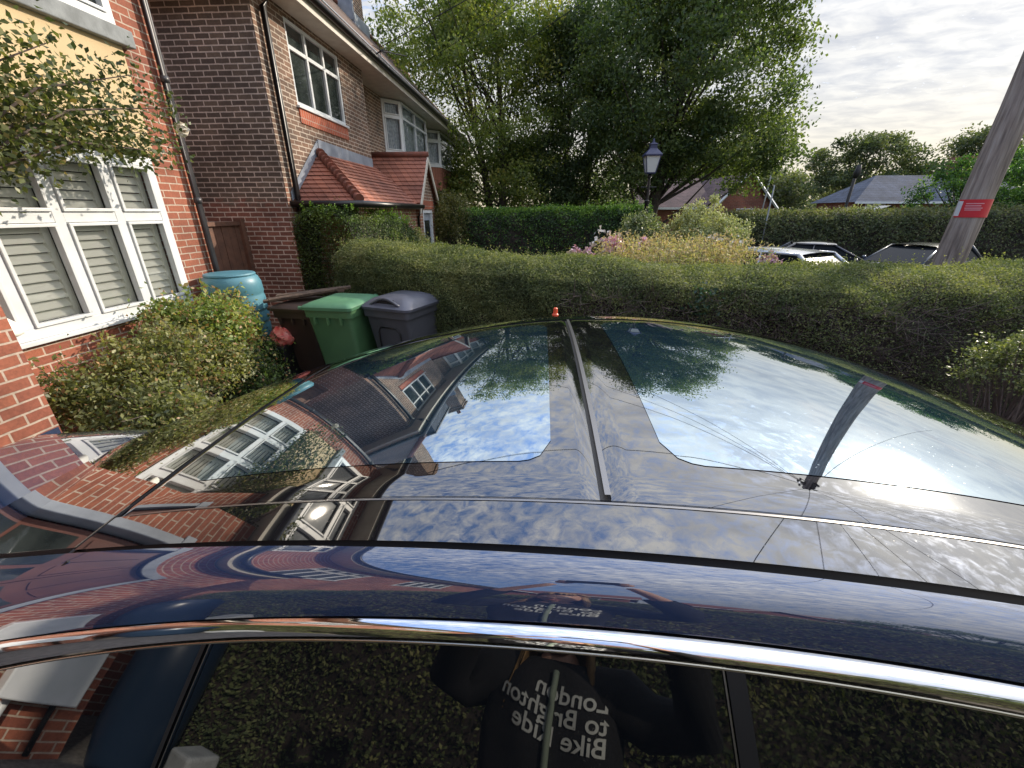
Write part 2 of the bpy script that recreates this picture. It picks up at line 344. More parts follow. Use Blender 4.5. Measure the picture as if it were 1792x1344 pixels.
def window(parent, F, u0, u1, z0, z1, cols=3, transom=None, n0=-.09, fr=.055, mat_f='white', shutters=False, pane='dark_pane', casement=True, sill=True, curtain=False):
    w = MB(); t = .07
    w.box(u0, u1, n0, n0+t, z0, z0+fr, F); w.box(u0, u1, n0, n0+t, z1-fr, z1, F); w.box(u0, u0+fr, n0, n0+t-.001, z0+fr, z1-fr, F); w.box(u1-fr, u1, n0, n0+t-.001, z0+fr, z1-fr, F)
    cw = (u1-u0)/cols; opens = []
    for i in range(1, cols): w.box(u0+i*cw-fr/2, u0+i*cw+fr/2, n0, n0+t-.002, z0+fr, z1-fr, F)
    for i in range(cols):
        a = u0+i*cw+(fr if i == 0 else fr/2); b = u0+(i+1)*cw-(fr if i == cols-1 else fr/2)
        if transom: w.box(a, b, n0, n0+t-.004, transom-fr/2, transom+fr/2, F); opens += [(a, b, z0+fr, transom-fr/2), (a, b, transom+fr/2, z1-fr)]
        else: opens.append((a, b, z0+fr, z1-fr))
    pn = MB()
    for (a, b, c, d) in opens:
        e = .0
        if casement:
            e = .032
            w.box(a+.004, b-.004, n0+.02, n0+t+.016, c+.004, c+e, F); w.box(a+.004, b-.004, n0+.02, n0+t+.016, d-e, d-.004, F)
            w.box(a+.004, a+e, n0+.02, n0+t+.015, c+e, d-e, F); w.box(b-e, b-.004, n0+.02, n0+t+.015, c+e, d-e, F)
        pn.quad(F(a+e, n0+.03, c+e), F(b-e, n0+.03, c+e), F(b-e, n0+.03, d-e), F(a+e, n0+.03, d-e))
    wo = w.build('window', M[mat_f], parent, bevel=.004)
    pn.build('pane', M[pane], wo)
    if shutters:
        s = MB()
        for (a, b, c, d) in opens:
            s.box(a, a+.055, n0-.06, n0-.03, c, d, F); s.box(b-.055, b, n0-.06, n0-.03, c, d, F)
            z = c+.03
            while z < d-.03:
                q = [F(a+.05, n0-.035, z), F(b-.05, n0-.035, z), F(b-.05, n0-.066, z+.060), F(a+.05, n0-.066, z+.060)]
                q2 = [p+Vector((0, 0, .010)) for p in q]
                s.add(q+q2, [(0, 1, 2, 3), (7, 6, 5, 4), (0, 4, 5, 1), (1, 5, 6, 2), (2, 6, 7, 3), (3, 7, 4, 0)]); z += .078
        s.build('shutter', M['shutter'], wo)
    if shutters or pane == 'glass':
        MB().box(u0, u1, n0-.5, n0-.3, z0, z1, F).build('dark_room', M['dark'], wo)
    if curtain:
        c = MB(); 
        for k in range(14):
            a = u0+fr+(u1-u0-2*fr)*k/14; c.quad(F(a, n0-.05-.03*(k % 2), z0), F(a+(u1-u0-2*fr)/14, n0-.05-.03*((k+1) % 2), z0), F(a+(u1-u0-2*fr)/14, n0-.05-.03*((k+1) % 2), z1), F(a, n0-.05-.03*(k % 2), z1))
        c.build('curtain', M['curtain'], wo)
    if sill: MB().box(u0-.03, u1+.03, n0+.02, .05, z0-.04, z0-.002, F).build('sill', M[mat_f], wo, bevel=.006)
    return wo
def courses(mb, A, B, C, D, n, lift=.02):
    """stepped rows of tiles: bottom edge A-B, top edge D-C"""
    A, B, C, D = map(Vector, (A, B, C, D)); nr = (B-A).cross(D-A).normalized()
    if nr.z < 0: nr = -nr
    for i in range(n):
        f0, f1 = i/n, (i+1)/n
        a = A.lerp(D, f0)+nr*lift; b = B.lerp(C, f0)+nr*lift; c = B.lerp(C, f1)+nr*.002; d = A.lerp(D, f1)+nr*.002
        mb.quad(a, b, c, d); mb.quad(A.lerp(D, f0)-nr*.004, B.lerp(C, f0)-nr*.004, b, a)

# ================================================================ LEFT HOUSE (red brick, bay window with shutters)
XA = -4.2
lh = thing('brick_house', (XA, 2, 0), 'red brick house with cream rendered panel and white shuttered bay window, filling the left edge', 'house')
F = frame((XA, 0, 0), (0, 1, 0), (1, 0, 0))
mb = wall(MB(), F, -9.0, 5.15, 0, 5.1, holes=[(2.42, 4.66, 1.02, 2.53), (2.42, 4.70, 3.66, 4.75), (-2.6, -.4, 3.5, 4.7), (-6.6, -4.4, 3.5, 4.7), (2.42, 4.66, 2.53, 3.66)], depth=.16)
mb.quad((XA, 5.15, 0), (-11, 5.15, 0), (-11, 5.15, 5.1), (XA, 5.15, 5.1)); mb.quad((XA, -9, 0), (-11, -9, 0), (-11, -9, 5.1), (XA, -9, 5.1)); mb.quad((-11, -9, 0), (-11, 5.15, 0), (-11, 5.15, 5.1), (-11, -9, 5.1))
mb.build('wall', M['red_brick'], lh)
MB().box(2.40, 4.70, -.12, .035, 2.57, 3.50, F).build('cream_panel', M['cream'], lh, bevel=.004)
MB().box(2.40, 4.80, -.12, .10, 3.50, 3.645, F).build('stone_sill', M['stone'], lh, bevel=.012)
window(lh, F, 2.42, 4.66, 1.02, 2.53, 4, 1.96, n0=-.05, fr=.085, shutters=True, pane='glass')
window(lh, F, 2.42, 4.70, 3.66, 4.75, 3, 4.4, n0=-.03, fr=.07)
window(lh, F, -2.6, -.4, 3.5, 4.7, 4, 4.35); window(lh, F, -6.6, -4.4, 3.5, 4.7, 4, 4.35)
# eaves and roof
MB().box(-4.55, -3.72, -9.3, 5.45, 4.98, 5.02).build('soffit', M['offwhite'], lh)
MB().box(-3.75, -3.715, -9.3, 5.45, 4.97, 5.16).build('fascia', M['offwhite'], lh)
rf = MB(); rf.quad((-3.68, -9.4, 5.14), (-3.68, 5.5, 5.14), (-7.2, 2.2, 8.2), (-7.2, -9.4, 8.2)); rf.quad((-3.68, 5.5, 5.14), (-11.3, 5.5, 5.14), (-7.2, 2.2, 8.2)); rf.quad((-11.3, -9.4, 5.14), (-11.3, 5.5, 5.14), (-7.2, 2.2, 8.2), (-7.2, -9.4, 8.2))
rf.build('roof', M['roof_tile'], lh)
def gutter(parent, pts, r=.055, name='gutter', m='black_plastic'):
    return MB().tube(pts, r, 10).build(name, M[m], parent, True)
gutter(lh, [(-3.66, -9.3, 5.08), (-3.66, 5.5, 5.08), (-9, 5.5, 5.08)])
MB().tube([(-4.14, 5.10, 0), (-4.14, 5.10, 4.6), (-3.85, 5.10, 4.95), (-3.68, 5.10, 5.05)], .035, 12).build('downpipe', M['grey_pipe'], lh, True)
for z in (.9, 2.1, 3.3, 4.4): MB().tube([(-4.14, 5.10, z), (-4.14, 5.10, z+.06)], .042, 12).build('pipe_clip', M['grey_pipe'], lh, True)
# porch block with door
pb = MB(); PX = -3.3; FP = frame((PX, 0, 0), (0, 1, 0), (1, 0, 0))
wall(pb, FP, -.75, 2.27, 0, 2.75, holes=[(.22, 1.86, 0, 2.12)], depth=.14)
pb.quad((PX, 2.27, 0), (XA, 2.27, 0), (XA, 2.27, 2.75), (PX, 2.27, 2.75)); pb.quad((PX, -.75, 0), (XA, -.75, 0), (XA, -.75, 2.75), (PX, -.75, 2.75))
pb.build('porch_wall', M['red_brick'], lh)
MB().box(PX-.1, PX+.045, 1.80, 1.885, 0, 2.12).box(PX-.1, PX+.045, .20, .30, 0, 2.12).box(PX-.1, PX+.05, .18, 1.92, 2.12, 2.24).build('door_frame', M['lead'], lh, bevel=.01)
dr = MB().box(PX-.10, PX-.05, .31, 1.04, .02, 2.11).box(PX-.10, PX-.05, 1.05, 1.77, .02, 2.11)
for y0 in (.31, 1.05):
    for k in range(2):
        a = y0+.07+k*.33
        dr.box(PX-.052, PX-.035, a, a+.26, .12, .66); dr.box(PX-.052, PX-.035, a, a+.26, 1.42, 2.0)
dr = dr.build('door', M['door'], lh, bevel=.006)
dp = MB()
for y0 in (.31, 1.05):
    for k in range(2):
        a = y0+.07+k*.33; dp.box(PX-.052, PX-.044, a, a+.26, .80, 1.28)
dp.build('pane', M['dark_pane'], dr)
MB().tube([(PX-.03, 1.0, .98), (PX-.0, 1.0, .98), (PX-.0, .92, .98)], .012, 8).build('handle', M['chrome'], dr, True)
MB().box(-4.2, -3.05, -.95, 2.45, 2.77, 2.80).build('porch_soffit', M['offwhite'], lh)
MB().box(-3.06, -3.03, -.95, 2.45, 2.74, 2.93).box(-4.2, -3.03, 2.45, 2.48, 2.74, 2.93).build('porch_fascia', M['offwhite'], lh)
pr = MB(); courses(pr, (-3.0, -1.0, 2.93), (-3.0, 2.5, 2.93), (-4.2, 2.2, 3.5), (-4.2, -.8, 3.5), 9); pr.quad((-3.0, 2.5, 2.93), (-4.2, 2.5, 2.93), (-4.2, 2.2, 3.5)); pr.build('porch_roof', M['tile'], lh)
gutter(lh, [(-2.97, -1.0, 2.88), (-2.97, 2.5, 2.88)], .05)
# wall lamp on the pier
wl = MB(); wl.lathe((-3.52, 2.36, 1.27), [(.02, .10), (.05, .09), (.085, .05), (.10, 0), (.095, -.02), (.06, -.035)], 24)
wl_o = tag(wl.build('wall_lamp', M['shutter'], None, True), 'round cream fitting on side of the nearest brick pier, beside the shuttered window', 'wall lamp')
MB().tube([(-3.52, 2.36, 1.36), (-3.52, 2.275, 1.40)], .018, 8).build('bracket', M['white'], wl_o, True)

# ================================================================ NEIGHBOUR HOUSE
nh = thing('semi_detached_house', (-4.2, 12, 0), 'brown brick semi-detached house with red tiled hipped porch roof behind the bins', 'house')
F1 = frame((-4.2, 0, 0), (0, 1, 0), (1, 0, 0)); F2 = frame((-4.6, 0, 0), (0, 1, 0), (1, 0, 0)); FS = frame((0, 7.1, 0), (1, 0, 0), (0, -1, 0))
mb = wall(MB(), FS, -10.2, -4.2, 0, 5.0); mb.build('side_wall', M['brown_brick'], nh)
mb = wall(MB(), F1, 7.1, 11.04, 0, 5.0, holes=[(7.95, 9.83, 3.68, 4.88)], depth=.11)
mb.quad((-4.2, 11.04, 0), (-4.6, 11.04, 0), (-4.6, 11.04, 5), (-4.2, 11.04, 5))
wall(mb, F2, 11.04, 24, 0, 5.0, holes=[]); mb.quad((-4.6, 24, 0), (-10.2, 24, 0), (-10.2, 24, 5), (-4.6, 24, 5)); mb.quad((-10.2, 7.1, 0), (-10.2, 24, 0), (-10.2, 24, 5), (-10.2, 7.1, 5))
mb.build('front_wall', M['front_brick'], nh)
window(nh, F1, 7.95, 9.83, 3.68, 4.88, 3, 4.50, n0=-.08, fr=.06, casement=False)
MB().box(7.95, 9.83, -.02, .018, 3.42, 3.635, F1).build('brick_sill', M['soldier'], nh)
def bay(y0, y1, z0, z1, d=.42, cols=2, side=.45, low='ridge'):
    x0 = -4.6; P0 = Vector((x0, y0, 0)); P1 = Vector((x0+d, y0+side, 0)); P2 = Vector((x0+d, y1-side, 0)); P3 = Vector((x0, y1, 0))
    for a, b, c in ((P0, P1, 1), (P1, P2, cols), (P2, P3, 1)):
        du = (b-a).normalized(); nr = Vector((du.y, -du.x, 0)); L = (b-a).length
        window(nh, frame(a, du, nr), .005, L-.005, z0, z1, c, z0+(z1-z0)*.70, n0=-.05, fr=.06, casement=(c != cols), sill=False, pane='glass', curtain=True)
    q = MB()
    for z, zz in ((z0-.06, z0),):
        q.add([P0+Vector((0, -.03, z)), P1+Vector((.04, -.03, z)), P2+Vector((.04, .03, z)), P3+Vector((0, .03, z)), P0+Vector((0, -.03, zz)), P1+Vector((.04, -.03, zz)), P2+Vector((.04, .03, zz)), P3+Vector((0, .03, zz))], [(3, 2, 1, 0), (4, 5, 6, 7), (0, 1, 5, 4), (1, 2, 6, 5), (2, 3, 7, 6)])
    q.build('bay_sill', M['white'], nh)
    q = MB(); 
    for a, b in ((P0, P1), (P1, P2), (P2, P3)):
        courses(q, a+Vector((0, 0, z0-.9)), b+Vector((0, 0, z0-.9)), b+Vector((0, 0, z0-.06)), a+Vector((0, 0, z0-.06)), 8, .018)
    q.build('tile_hanging', M['tile'], nh)
bay(13.25, 16.9, 3.62, 4.93); bay(17.9, 22.6, 3.72, 4.93, d=.45)
# eaves
e = MB().box(-5.0, -3.82, 6.7, 24.7, 4.965, 5.0); e.box(-10.5, -4.9, 6.7, 7.15, 4.966, 5.001); e.build('soffit', M['offwhite'], nh)
MB().box(-3.84, -3.80, 6.68, 24.72, 4.955, 5.13).box(-10.5, -3.80, 6.66, 6.70, 4.955, 5.13).build('fascia', M['offwhite'], nh)
gutter(nh, [(-3.74, 24.7, 5.12), (-3.74, 6.6, 5.12), (-10.4, 6.6, 5.12)], .06)
MB().tube([(-3.70, 24.7, 5.20), (-3.70, 6.56, 5.20)], .014, 6).tube([(-3.72, 24.7, 5.165), (-3.72, 6.6, 5.165)], .010, 6).build('gutter_lip', M['white'], nh, True)
RZ = 8.35; rf = MB(); rf.quad((-3.72, 6.6, 5.17), (-3.72, 24.8, 5.17), (-7.0, 24.8, RZ), (-7.0, 9.9, RZ)); rf.quad((-3.72, 6.6, 5.17), (-10.4, 6.6, 5.17), (-7.0, 9.9, RZ)); rf.quad((-10.4, 6.6, 5.17), (-10.4, 24.8, 5.17), (-7, 24.8, RZ), (-7, 9.9, RZ)); rf.quad((-3.72, 24.8, 5.17), (-10.4, 24.8, 5.17), (-7, 24.8, RZ))
rf.build('roof', M['roof_tile'], nh)
MB().tube([(-7, 9.9, RZ+.02), (-7, 24.8, RZ+.02)], .10, 10).tube([(-3.75, 6.62, 5.2), (-7, 9.9, RZ+.02)], .09, 10).build('ridge_tiles', M['ridge'], nh, True)
ch = MB().box(-7.45, -6.55, 16.9, 18.0, 7.4, 10.1).box(-7.5, -6.5, 16.85, 18.05, 9.85, 9.95).box(-7.53, -6.47, 16.82, 18.08, 10.1, 10.2)
cho = ch.build('chimney', M['front_brick'], nh)
for y in (17.15, 17.72): MB().lathe((-7, y, 10.2), [(.13, 0), (.11, .35), (.13, .38), (.12, .42)], 14).build('chimney_pot', M['ridge'], cho, True)
MB().box(-7.5, -6.44, 16.78, 16.9, 7.9, 8.55).box(-6.55, -6.42, 16.8, 18.1, 7.75, 8.12).build('flashing', M['lead'], cho)
ch = MB().box(-6.9, -6.1, 9.3, 10.2, 7.0, 9.6).box(-6.95, -6.05, 9.25, 10.25, 9.35, 9.46); cho = ch.build('chimney', M['front_brick'], nh)
dm = MB().box(-7.9, -6.75, 12.8, 15.6, 7.8, 9.0); dmo = dm.build('dormer', M['slate'], nh)
MB().box(-8.0, -6.68, 12.7, 15.7, 9.0, 9.08).build('dormer_roof', M['grey_pipe'], dmo)
# ground floor extension with hipped tile roof
EX = -3.2
mb = MB(); FE = frame((EX, 0, 0), (0, 1, 0), (1, 0, 0)); FE2 = frame((0, 7.5, 0), (1, 0, 0), (0, -1, 0))
wall(mb, FE, 7.5, 11.0, 0, 2.12, holes=[(8.3, 9.85, .95, 1.92)], depth=.1); wall(mb, FE2, -4.2, EX, 0, 2.12); mb.build('extension_wall', M['front_brick'], nh)
window(nh, FE, 8.3, 9.85, .95, 1.92, 3, 1.6, casement=True, curtain=True, pane='glass')
rf = MB(); G = 2.16; ap = (-4.2, 8.4, 3.02)
courses(rf, (-4.2, 7.28, G), (EX+.14, 7.28, G), ap, ap, 12, .022)
courses(rf, (EX+.14, 7.28, G), (EX+.14, 11.2, G), (-4.2, 11.2, 3.02), ap, 12, .022)
rf.build('porch_roof', M['tile'], nh)
hp = MB(); A_ = Vector((EX+.14, 7.28, G)); B_ = Vector(ap)
for k in range(13):
    p = A_.lerp(B_, k/13)+Vector((0, 0, .045)); q = A_.lerp(B_, (k+1.25)/13)+Vector((0, 0, .015)); hp.tube([p, q], [.085, .055], 10)
hp.build('hip_tiles', M['ridge'], nh, 'auto')
MB().quad((-4.185, 7.22, 2.32), (-4.185, 7.22, 2.16), (-4.185, 8.42, 3.03), (-4.185, 8.42, 3.24)).quad((-4.185, 8.40, 3.24), (-4.185, 8.40, 3.0), (-4.185, 11.04, 3.0), (-4.185, 11.04, 3.20)).build('flashing', M['lead'], nh)
gutter(nh, [(-4.2, 7.2, 2.13), (EX+.2, 7.2, 2.13), (EX+.2, 10.95, 2.13)], .055)
MB().tube([(EX+.2, 10.9, 2.13), (EX+.13, 10.95, 1.98), (EX+.05, 11.02, 1.9), (EX+.05, 11.02, 0)], .036, 10).build('downpipe', M['black_plastic'], nh, True)
MB().tube([(-4.13, 7.3, 0), (-4.13, 7.3, 4.75), (-3.9, 7.3, 4.95), (-3.76, 7.3, 5.1)], .045, 12).build('downpipe', M['black_plastic'], nh, True)
# gabled porch with door
GX = -3.05
g = MB(); courses(g, (-4.6, 10.72, 2.2), (GX+.06, 10.72, 2.2), (GX+.06, 11.72, 3.32), (-4.6, 11.72, 3.32), 11, .02); courses(g, (GX+.06, 12.72, 2.2), (-4.6, 12.72, 2.2), (-4.6, 11.72, 3.32), (GX+.06, 11.72, 3.32), 11, .02); g.build('gable_roof', M['tile'], nh)
MB().tube([(-4.6, 11.72, 3.36), (GX+.08, 11.72, 3.36)], .07, 10).build('ridge_tiles', M['ridge'], nh, True)
for s in (-1, 1):
    b_ = MB(); a0 = Vector((GX+.08, 11.72+s*1.06, 2.10)); a1 = Vector((GX+.08, 11.72, 3.34)); dn = Vector((0, 0, -.15)); tx = Vector((-.03, 0, 0))
    b_.add([a0, a1, a1+dn, a0+dn, a0+tx, a1+tx, a1+dn+tx, a0+dn+tx], [(0, 1, 2, 3), (7, 6, 5, 4), (0, 4, 5, 1), (3, 2, 6, 7), (0, 3, 7, 4)]); b_.build('bargeboard', M['offwhite'], nh)
mb = MB(); FG = frame((GX-.05, 0, 0), (0, 1, 0), (1, 0, 0)); wall(mb, FG, 11.0, 12.55, 0, 2.2, holes=[(11.25, 12.2, 0, 2.05)], depth=.12); mb.quad((GX-.05, 10.8, 2.2), (GX-.05, 12.64, 2.2), (GX-.05, 11.72, 3.25)); mb.quad((GX-.05, 12.55, 0), (-4.6, 12.55, 0), (-4.6, 12.55, 2.2), (GX-.05, 12.55, 2.2)); mb.quad((GX-.05, 11.0, 0), (-4.6, 11.0, 0), (-4.6, 11.0, 2.2), (GX-.05, 11.0, 2.2)); mb.build('porch_wall', M['front_brick'], nh)
MB().box(11.1, 12.35, -.02, .015, 2.08, 2.28, FG).build('brick_lintel', M['soldier'], nh)
d_ = MB().box(11.25, 11.32, -.10, .01, 0, 2.05, FG).box(12.13, 12.2, -.10, .01, 0, 2.05, FG).box(11.32, 12.13, -.10, .009, 1.98, 2.05, FG).build('door_frame', M['white'], nh)
do = MB().box(11.33, 12.12, -.08, -.04, 0, 1.97, FG).build('door', M['lead'], nh)
MB().box(11.45, 12.0, -.041, -.03, 1.0, 1.8, FG).build('pane', M['dark_pane'], do)
# aerial
ae = MB().tube([(-3.72, 10.7, 5.15), (-3.55, 10.75, 5.25)], .015, 6)
for a in range(7): ae.tube([(-3.6, 10.7, 5.22), (-3.6+.16*math.cos(a), 10.7+.2*math.sin(a), 5.22+.10*math.sin(a*1.7))], .008, 5)
ae.tube([(-3.6, 10.7, 5.22), (-3.25, 11.5, 5.34)], .012, 6); ae.build('wire_bracket', M['wire'], nh)

# gate between the houses
gt = thing('wooden_gate', (-5.1, 6.2, 0), 'brown wooden side gate in shadow between the two brick houses', 'gate')
g = MB()
for k in range(12): g.box(-5.12, -5.09+.004*(k % 2), 5.2+k*.155, 5.345+k*.155, .05, 1.80)
g.build('board_panel', M['gate'], gt); MB().box(-5.14, -5.05, 5.2, 7.08, 1.80, 1.86).build('top_rail', M['gate'], gt); MB().box(-5.15, -5.03, 7.0, 7.09, 0, 1.9).build('post', M['gate'], gt)

# ================================================================ water butt and bins
wb = thing('water_butt', (-3.84, 4.92, .06), 'ribbed teal blue plastic water butt at the corner of the left house', 'water butt')
pr_ = [(.26, .32)]
for z, r in ((.33, .30), (.45, .315), (.60, .33), (.62, .318), (.645, .318), (.66, .335), (.75, .338), (.77, .325), (.795, .325), (.81, .338), (.95, .335), (.98, .325), (1.0, .325), (1.02, .335), (1.14, .325), (1.20, .30), (1.225, .27)): pr_.append((r*.98, z))
MB().lathe((-3.84, 4.92, .06), pr_, 40).build('barrel', M['butt'], wb, 'auto')
MB().lathe((-3.84, 4.92, .06), [(.275, 1.222), (.28, 1.235), (.27, 1.25), (.1, 1.262), (.02, 1.265)], 40).build('lid', M['butt'], wb, 'auto')
MB().lathe((-3.84, 4.92, .06), [(.25, 0), (.24, .30), (.27, .32)], 20).build('stand', M['black_plastic'], wb, 'auto')

def wheelie(name, loc, rz, body, lid, label, w=.58, d=.73, h=1.07, kind='a'):
    r = thing(name, (0, 0, 0), label, 'wheelie bin', 'wheelie bins in front of the hedge')
    def ring(z, w_, d_, y0=0, c=.05, n=4):
        pts = []
        for (sx, sy) in ((1, -1), (1, 1), (-1, 1), (-1, -1)):
            a0 = {(1, -1): -90, (1, 1): 0, (-1, 1): 90, (-1, -1): 180}[(sx, sy)]
            for k in range(n+1):
                a = R(a0+90*k/n); pts.append((sx*(w_/2-c)+c*math.cos(a), y0+sy*(d_/2-c)+c*math.sin(a), z))
        return pts
    hb = h-.09
    rings = [ring(.06, w*.76, d*.62, .06), ring(.10, w*.80, d*.66, .055), ring(hb*.55, w*.86, d*.78, .03), ring(hb-.09, w*.90, d*.88, .0), ring(hb-.085, w*.965, d*.94, 0), ring(hb, w*.975, d*.95, 0)]
    MB().loft(rings).build('body', M[body], r, 'auto')
    if kind == 'a':
        for x in (-.16, 0, .16): MB().box(x-.012, x+.012, -d*.47-.012, -d*.44, hb-.16, hb-.085).build('rib', M[body], r)
        l = MB().loft([ring(hb+.001, w*1.02, d*1.0, 0), ring(hb+.035, w*1.03, d*1.01, 0), ring(hb+.05, w*.99, d*.97, 0), ring(hb+.075, w*.80, d*.80, .0), ring(hb+.078, w*.5, d*.5, 0)]).build('lid', M[lid], r, 'auto')
        MB().tube([(-w*.33, d*.55, hb+.02), (w*.33, d*.55, hb+.02)], .016, 8).box(-w*.40, -w*.33, d*.46, d*.58, hb-.02, hb+.05).box(w*.33, w*.40, d*.46, d*.58, hb-.02, hb+.05).build('handle', M[lid], r)
        MB().tube([(-w*.60, -d*.42, hb+.012), (-w*.48, -d*.42, hb+.012)], .022, 8).build('lid_lug', M[lid], r)
    else:
        l = MB().loft([ring(hb+.001, w*1.04, d*1.0, 0, .08), ring(hb+.03, w*1.05, d*1.01, 0, .08), ring(hb+.05, w*1.0, d*.96, .01, .08), ring(hb+.10, w*.84, d*.78, .03, .10), ring(hb+.13, w*.55, d*.5, .06, .1), ring(hb+.135, w*.3, d*.25, .06, .05)]).build('lid', M[lid], r, 'auto')
        hd = MB(); pts = [(-.20+.40*k/12, -d*.44, hb+.055+.075*math.sin(math.pi*k/12)) for k in range(13)]; hd.tube(pts, .016, 8); hd.build('lid_handle', M[lid], l, True)
        MB().add([(-.17, -d*.425, hb+.06), (.17, -d*.425, hb+.06), (.11, -d*.40, hb+.115), (-.11, -d*.40, hb+.115)], [(0, 1, 2, 3)]).build('handle_recess', M['dark'], l)
        a_ = MB(); q = [(-.17, 0, .28), (-.15, 0, .70), (-.11, 0, .76), (.11, 0, .76), (.15, 0, .70), (.17, 0, .28)]
        q = [(x, -(d*(.62+(.88-.62)*max(0, (z-.06))/(hb-.15))/2-.03)-.012, z) for x, _, z in q]; q = [(x, y-.012, z) for x, y, z in q]
        a_.tube(q, .009, 6).build('moulding', M['black_plastic'], r, True)
    wh = [MB().tube([(s*w*.30, d*.33, .10), (s*w*.40, d*.33, .10)], .10, 18).build('wheel', M['tyre'], r, 'auto') for s in (-1, 1)]
    r.location = loc; r.rotation_euler = (0, 0, rz); return r
wheelie('wheelie_bin', (-2.37, 4.75, 0), R(-5), 'bin_green', 'bin_green_lid', 'green wheelie bin with pale green lid, middle of the three bins', .60, .76, 1.07)
wheelie('wheelie_bin', (-1.66, 4.80, 0), R(-19), 'bin_grey', 'bin_grey_lid', 'dark grey wheelie bin with domed blue-grey lid, nearest the long hedge', .66, .72, 1.06, 'b')
bb = wheelie('wheelie_bin', (-2.97, 5.02, 0), R(-8), 'brown_plastic', 'brown_plastic', 'dark brown bin with weathered planks lying on top, beside the brick corner', .56, .70, .98)
for k, (dx, dy, a, ln, wd, z) in enumerate(((-.05, .0, 32, .95, .15, 1.0), (.03, .10, 24, .90, .12, 1.035), (.0, -.10, 38, .80, .10, 1.033))):
    q = MB().box(-ln/2, ln/2, -wd/2, wd/2, 0, .03).build('plank', M['plank'], None, bevel=.004)
    q.location = (-2.97+dx, 5.08+dy, z); q.rotation_euler = (R(3*k-2), R(-4), R(a))
    tag(q, ('wide weathered brown plank lying lowest across the brown bin', 'brown plank lying at the back across the top of the brown bin', 'narrow brown plank lying in front on the brown bin')[k], 'plank', 'planks on the brown bin')
# bag of something red beside it
bg_ = []
for i in range(9):
    z = .22*i/8; rr_ = .125*math.sin(math.pi*min(1, .22+.72*i/8))**.6
    bg_.append([(-3.24+rr_*1.15*math.cos(a)*(1+.12*math.sin(3*a+i)), 4.78+rr_*.8*math.sin(a)*(1+.15*math.cos(4*a+i*1.3)), 0.46+z+.012*math.sin(5*a+i)) for a in np.linspace(0, 2*math.pi, 20, endpoint=False)])
tag(MB().loft(bg_).build('plastic_bag', M['bag'], None, 'auto'), 'crumpled red and pink printed bag beside the dark brown bin', 'bag')
tag(MB().box(-3.40, -3.16, 4.62, 4.96, 0, .46).build('storage_box', M['black_plastic'], None, bevel=.03), 'low black box under the red printed bag', 'box')

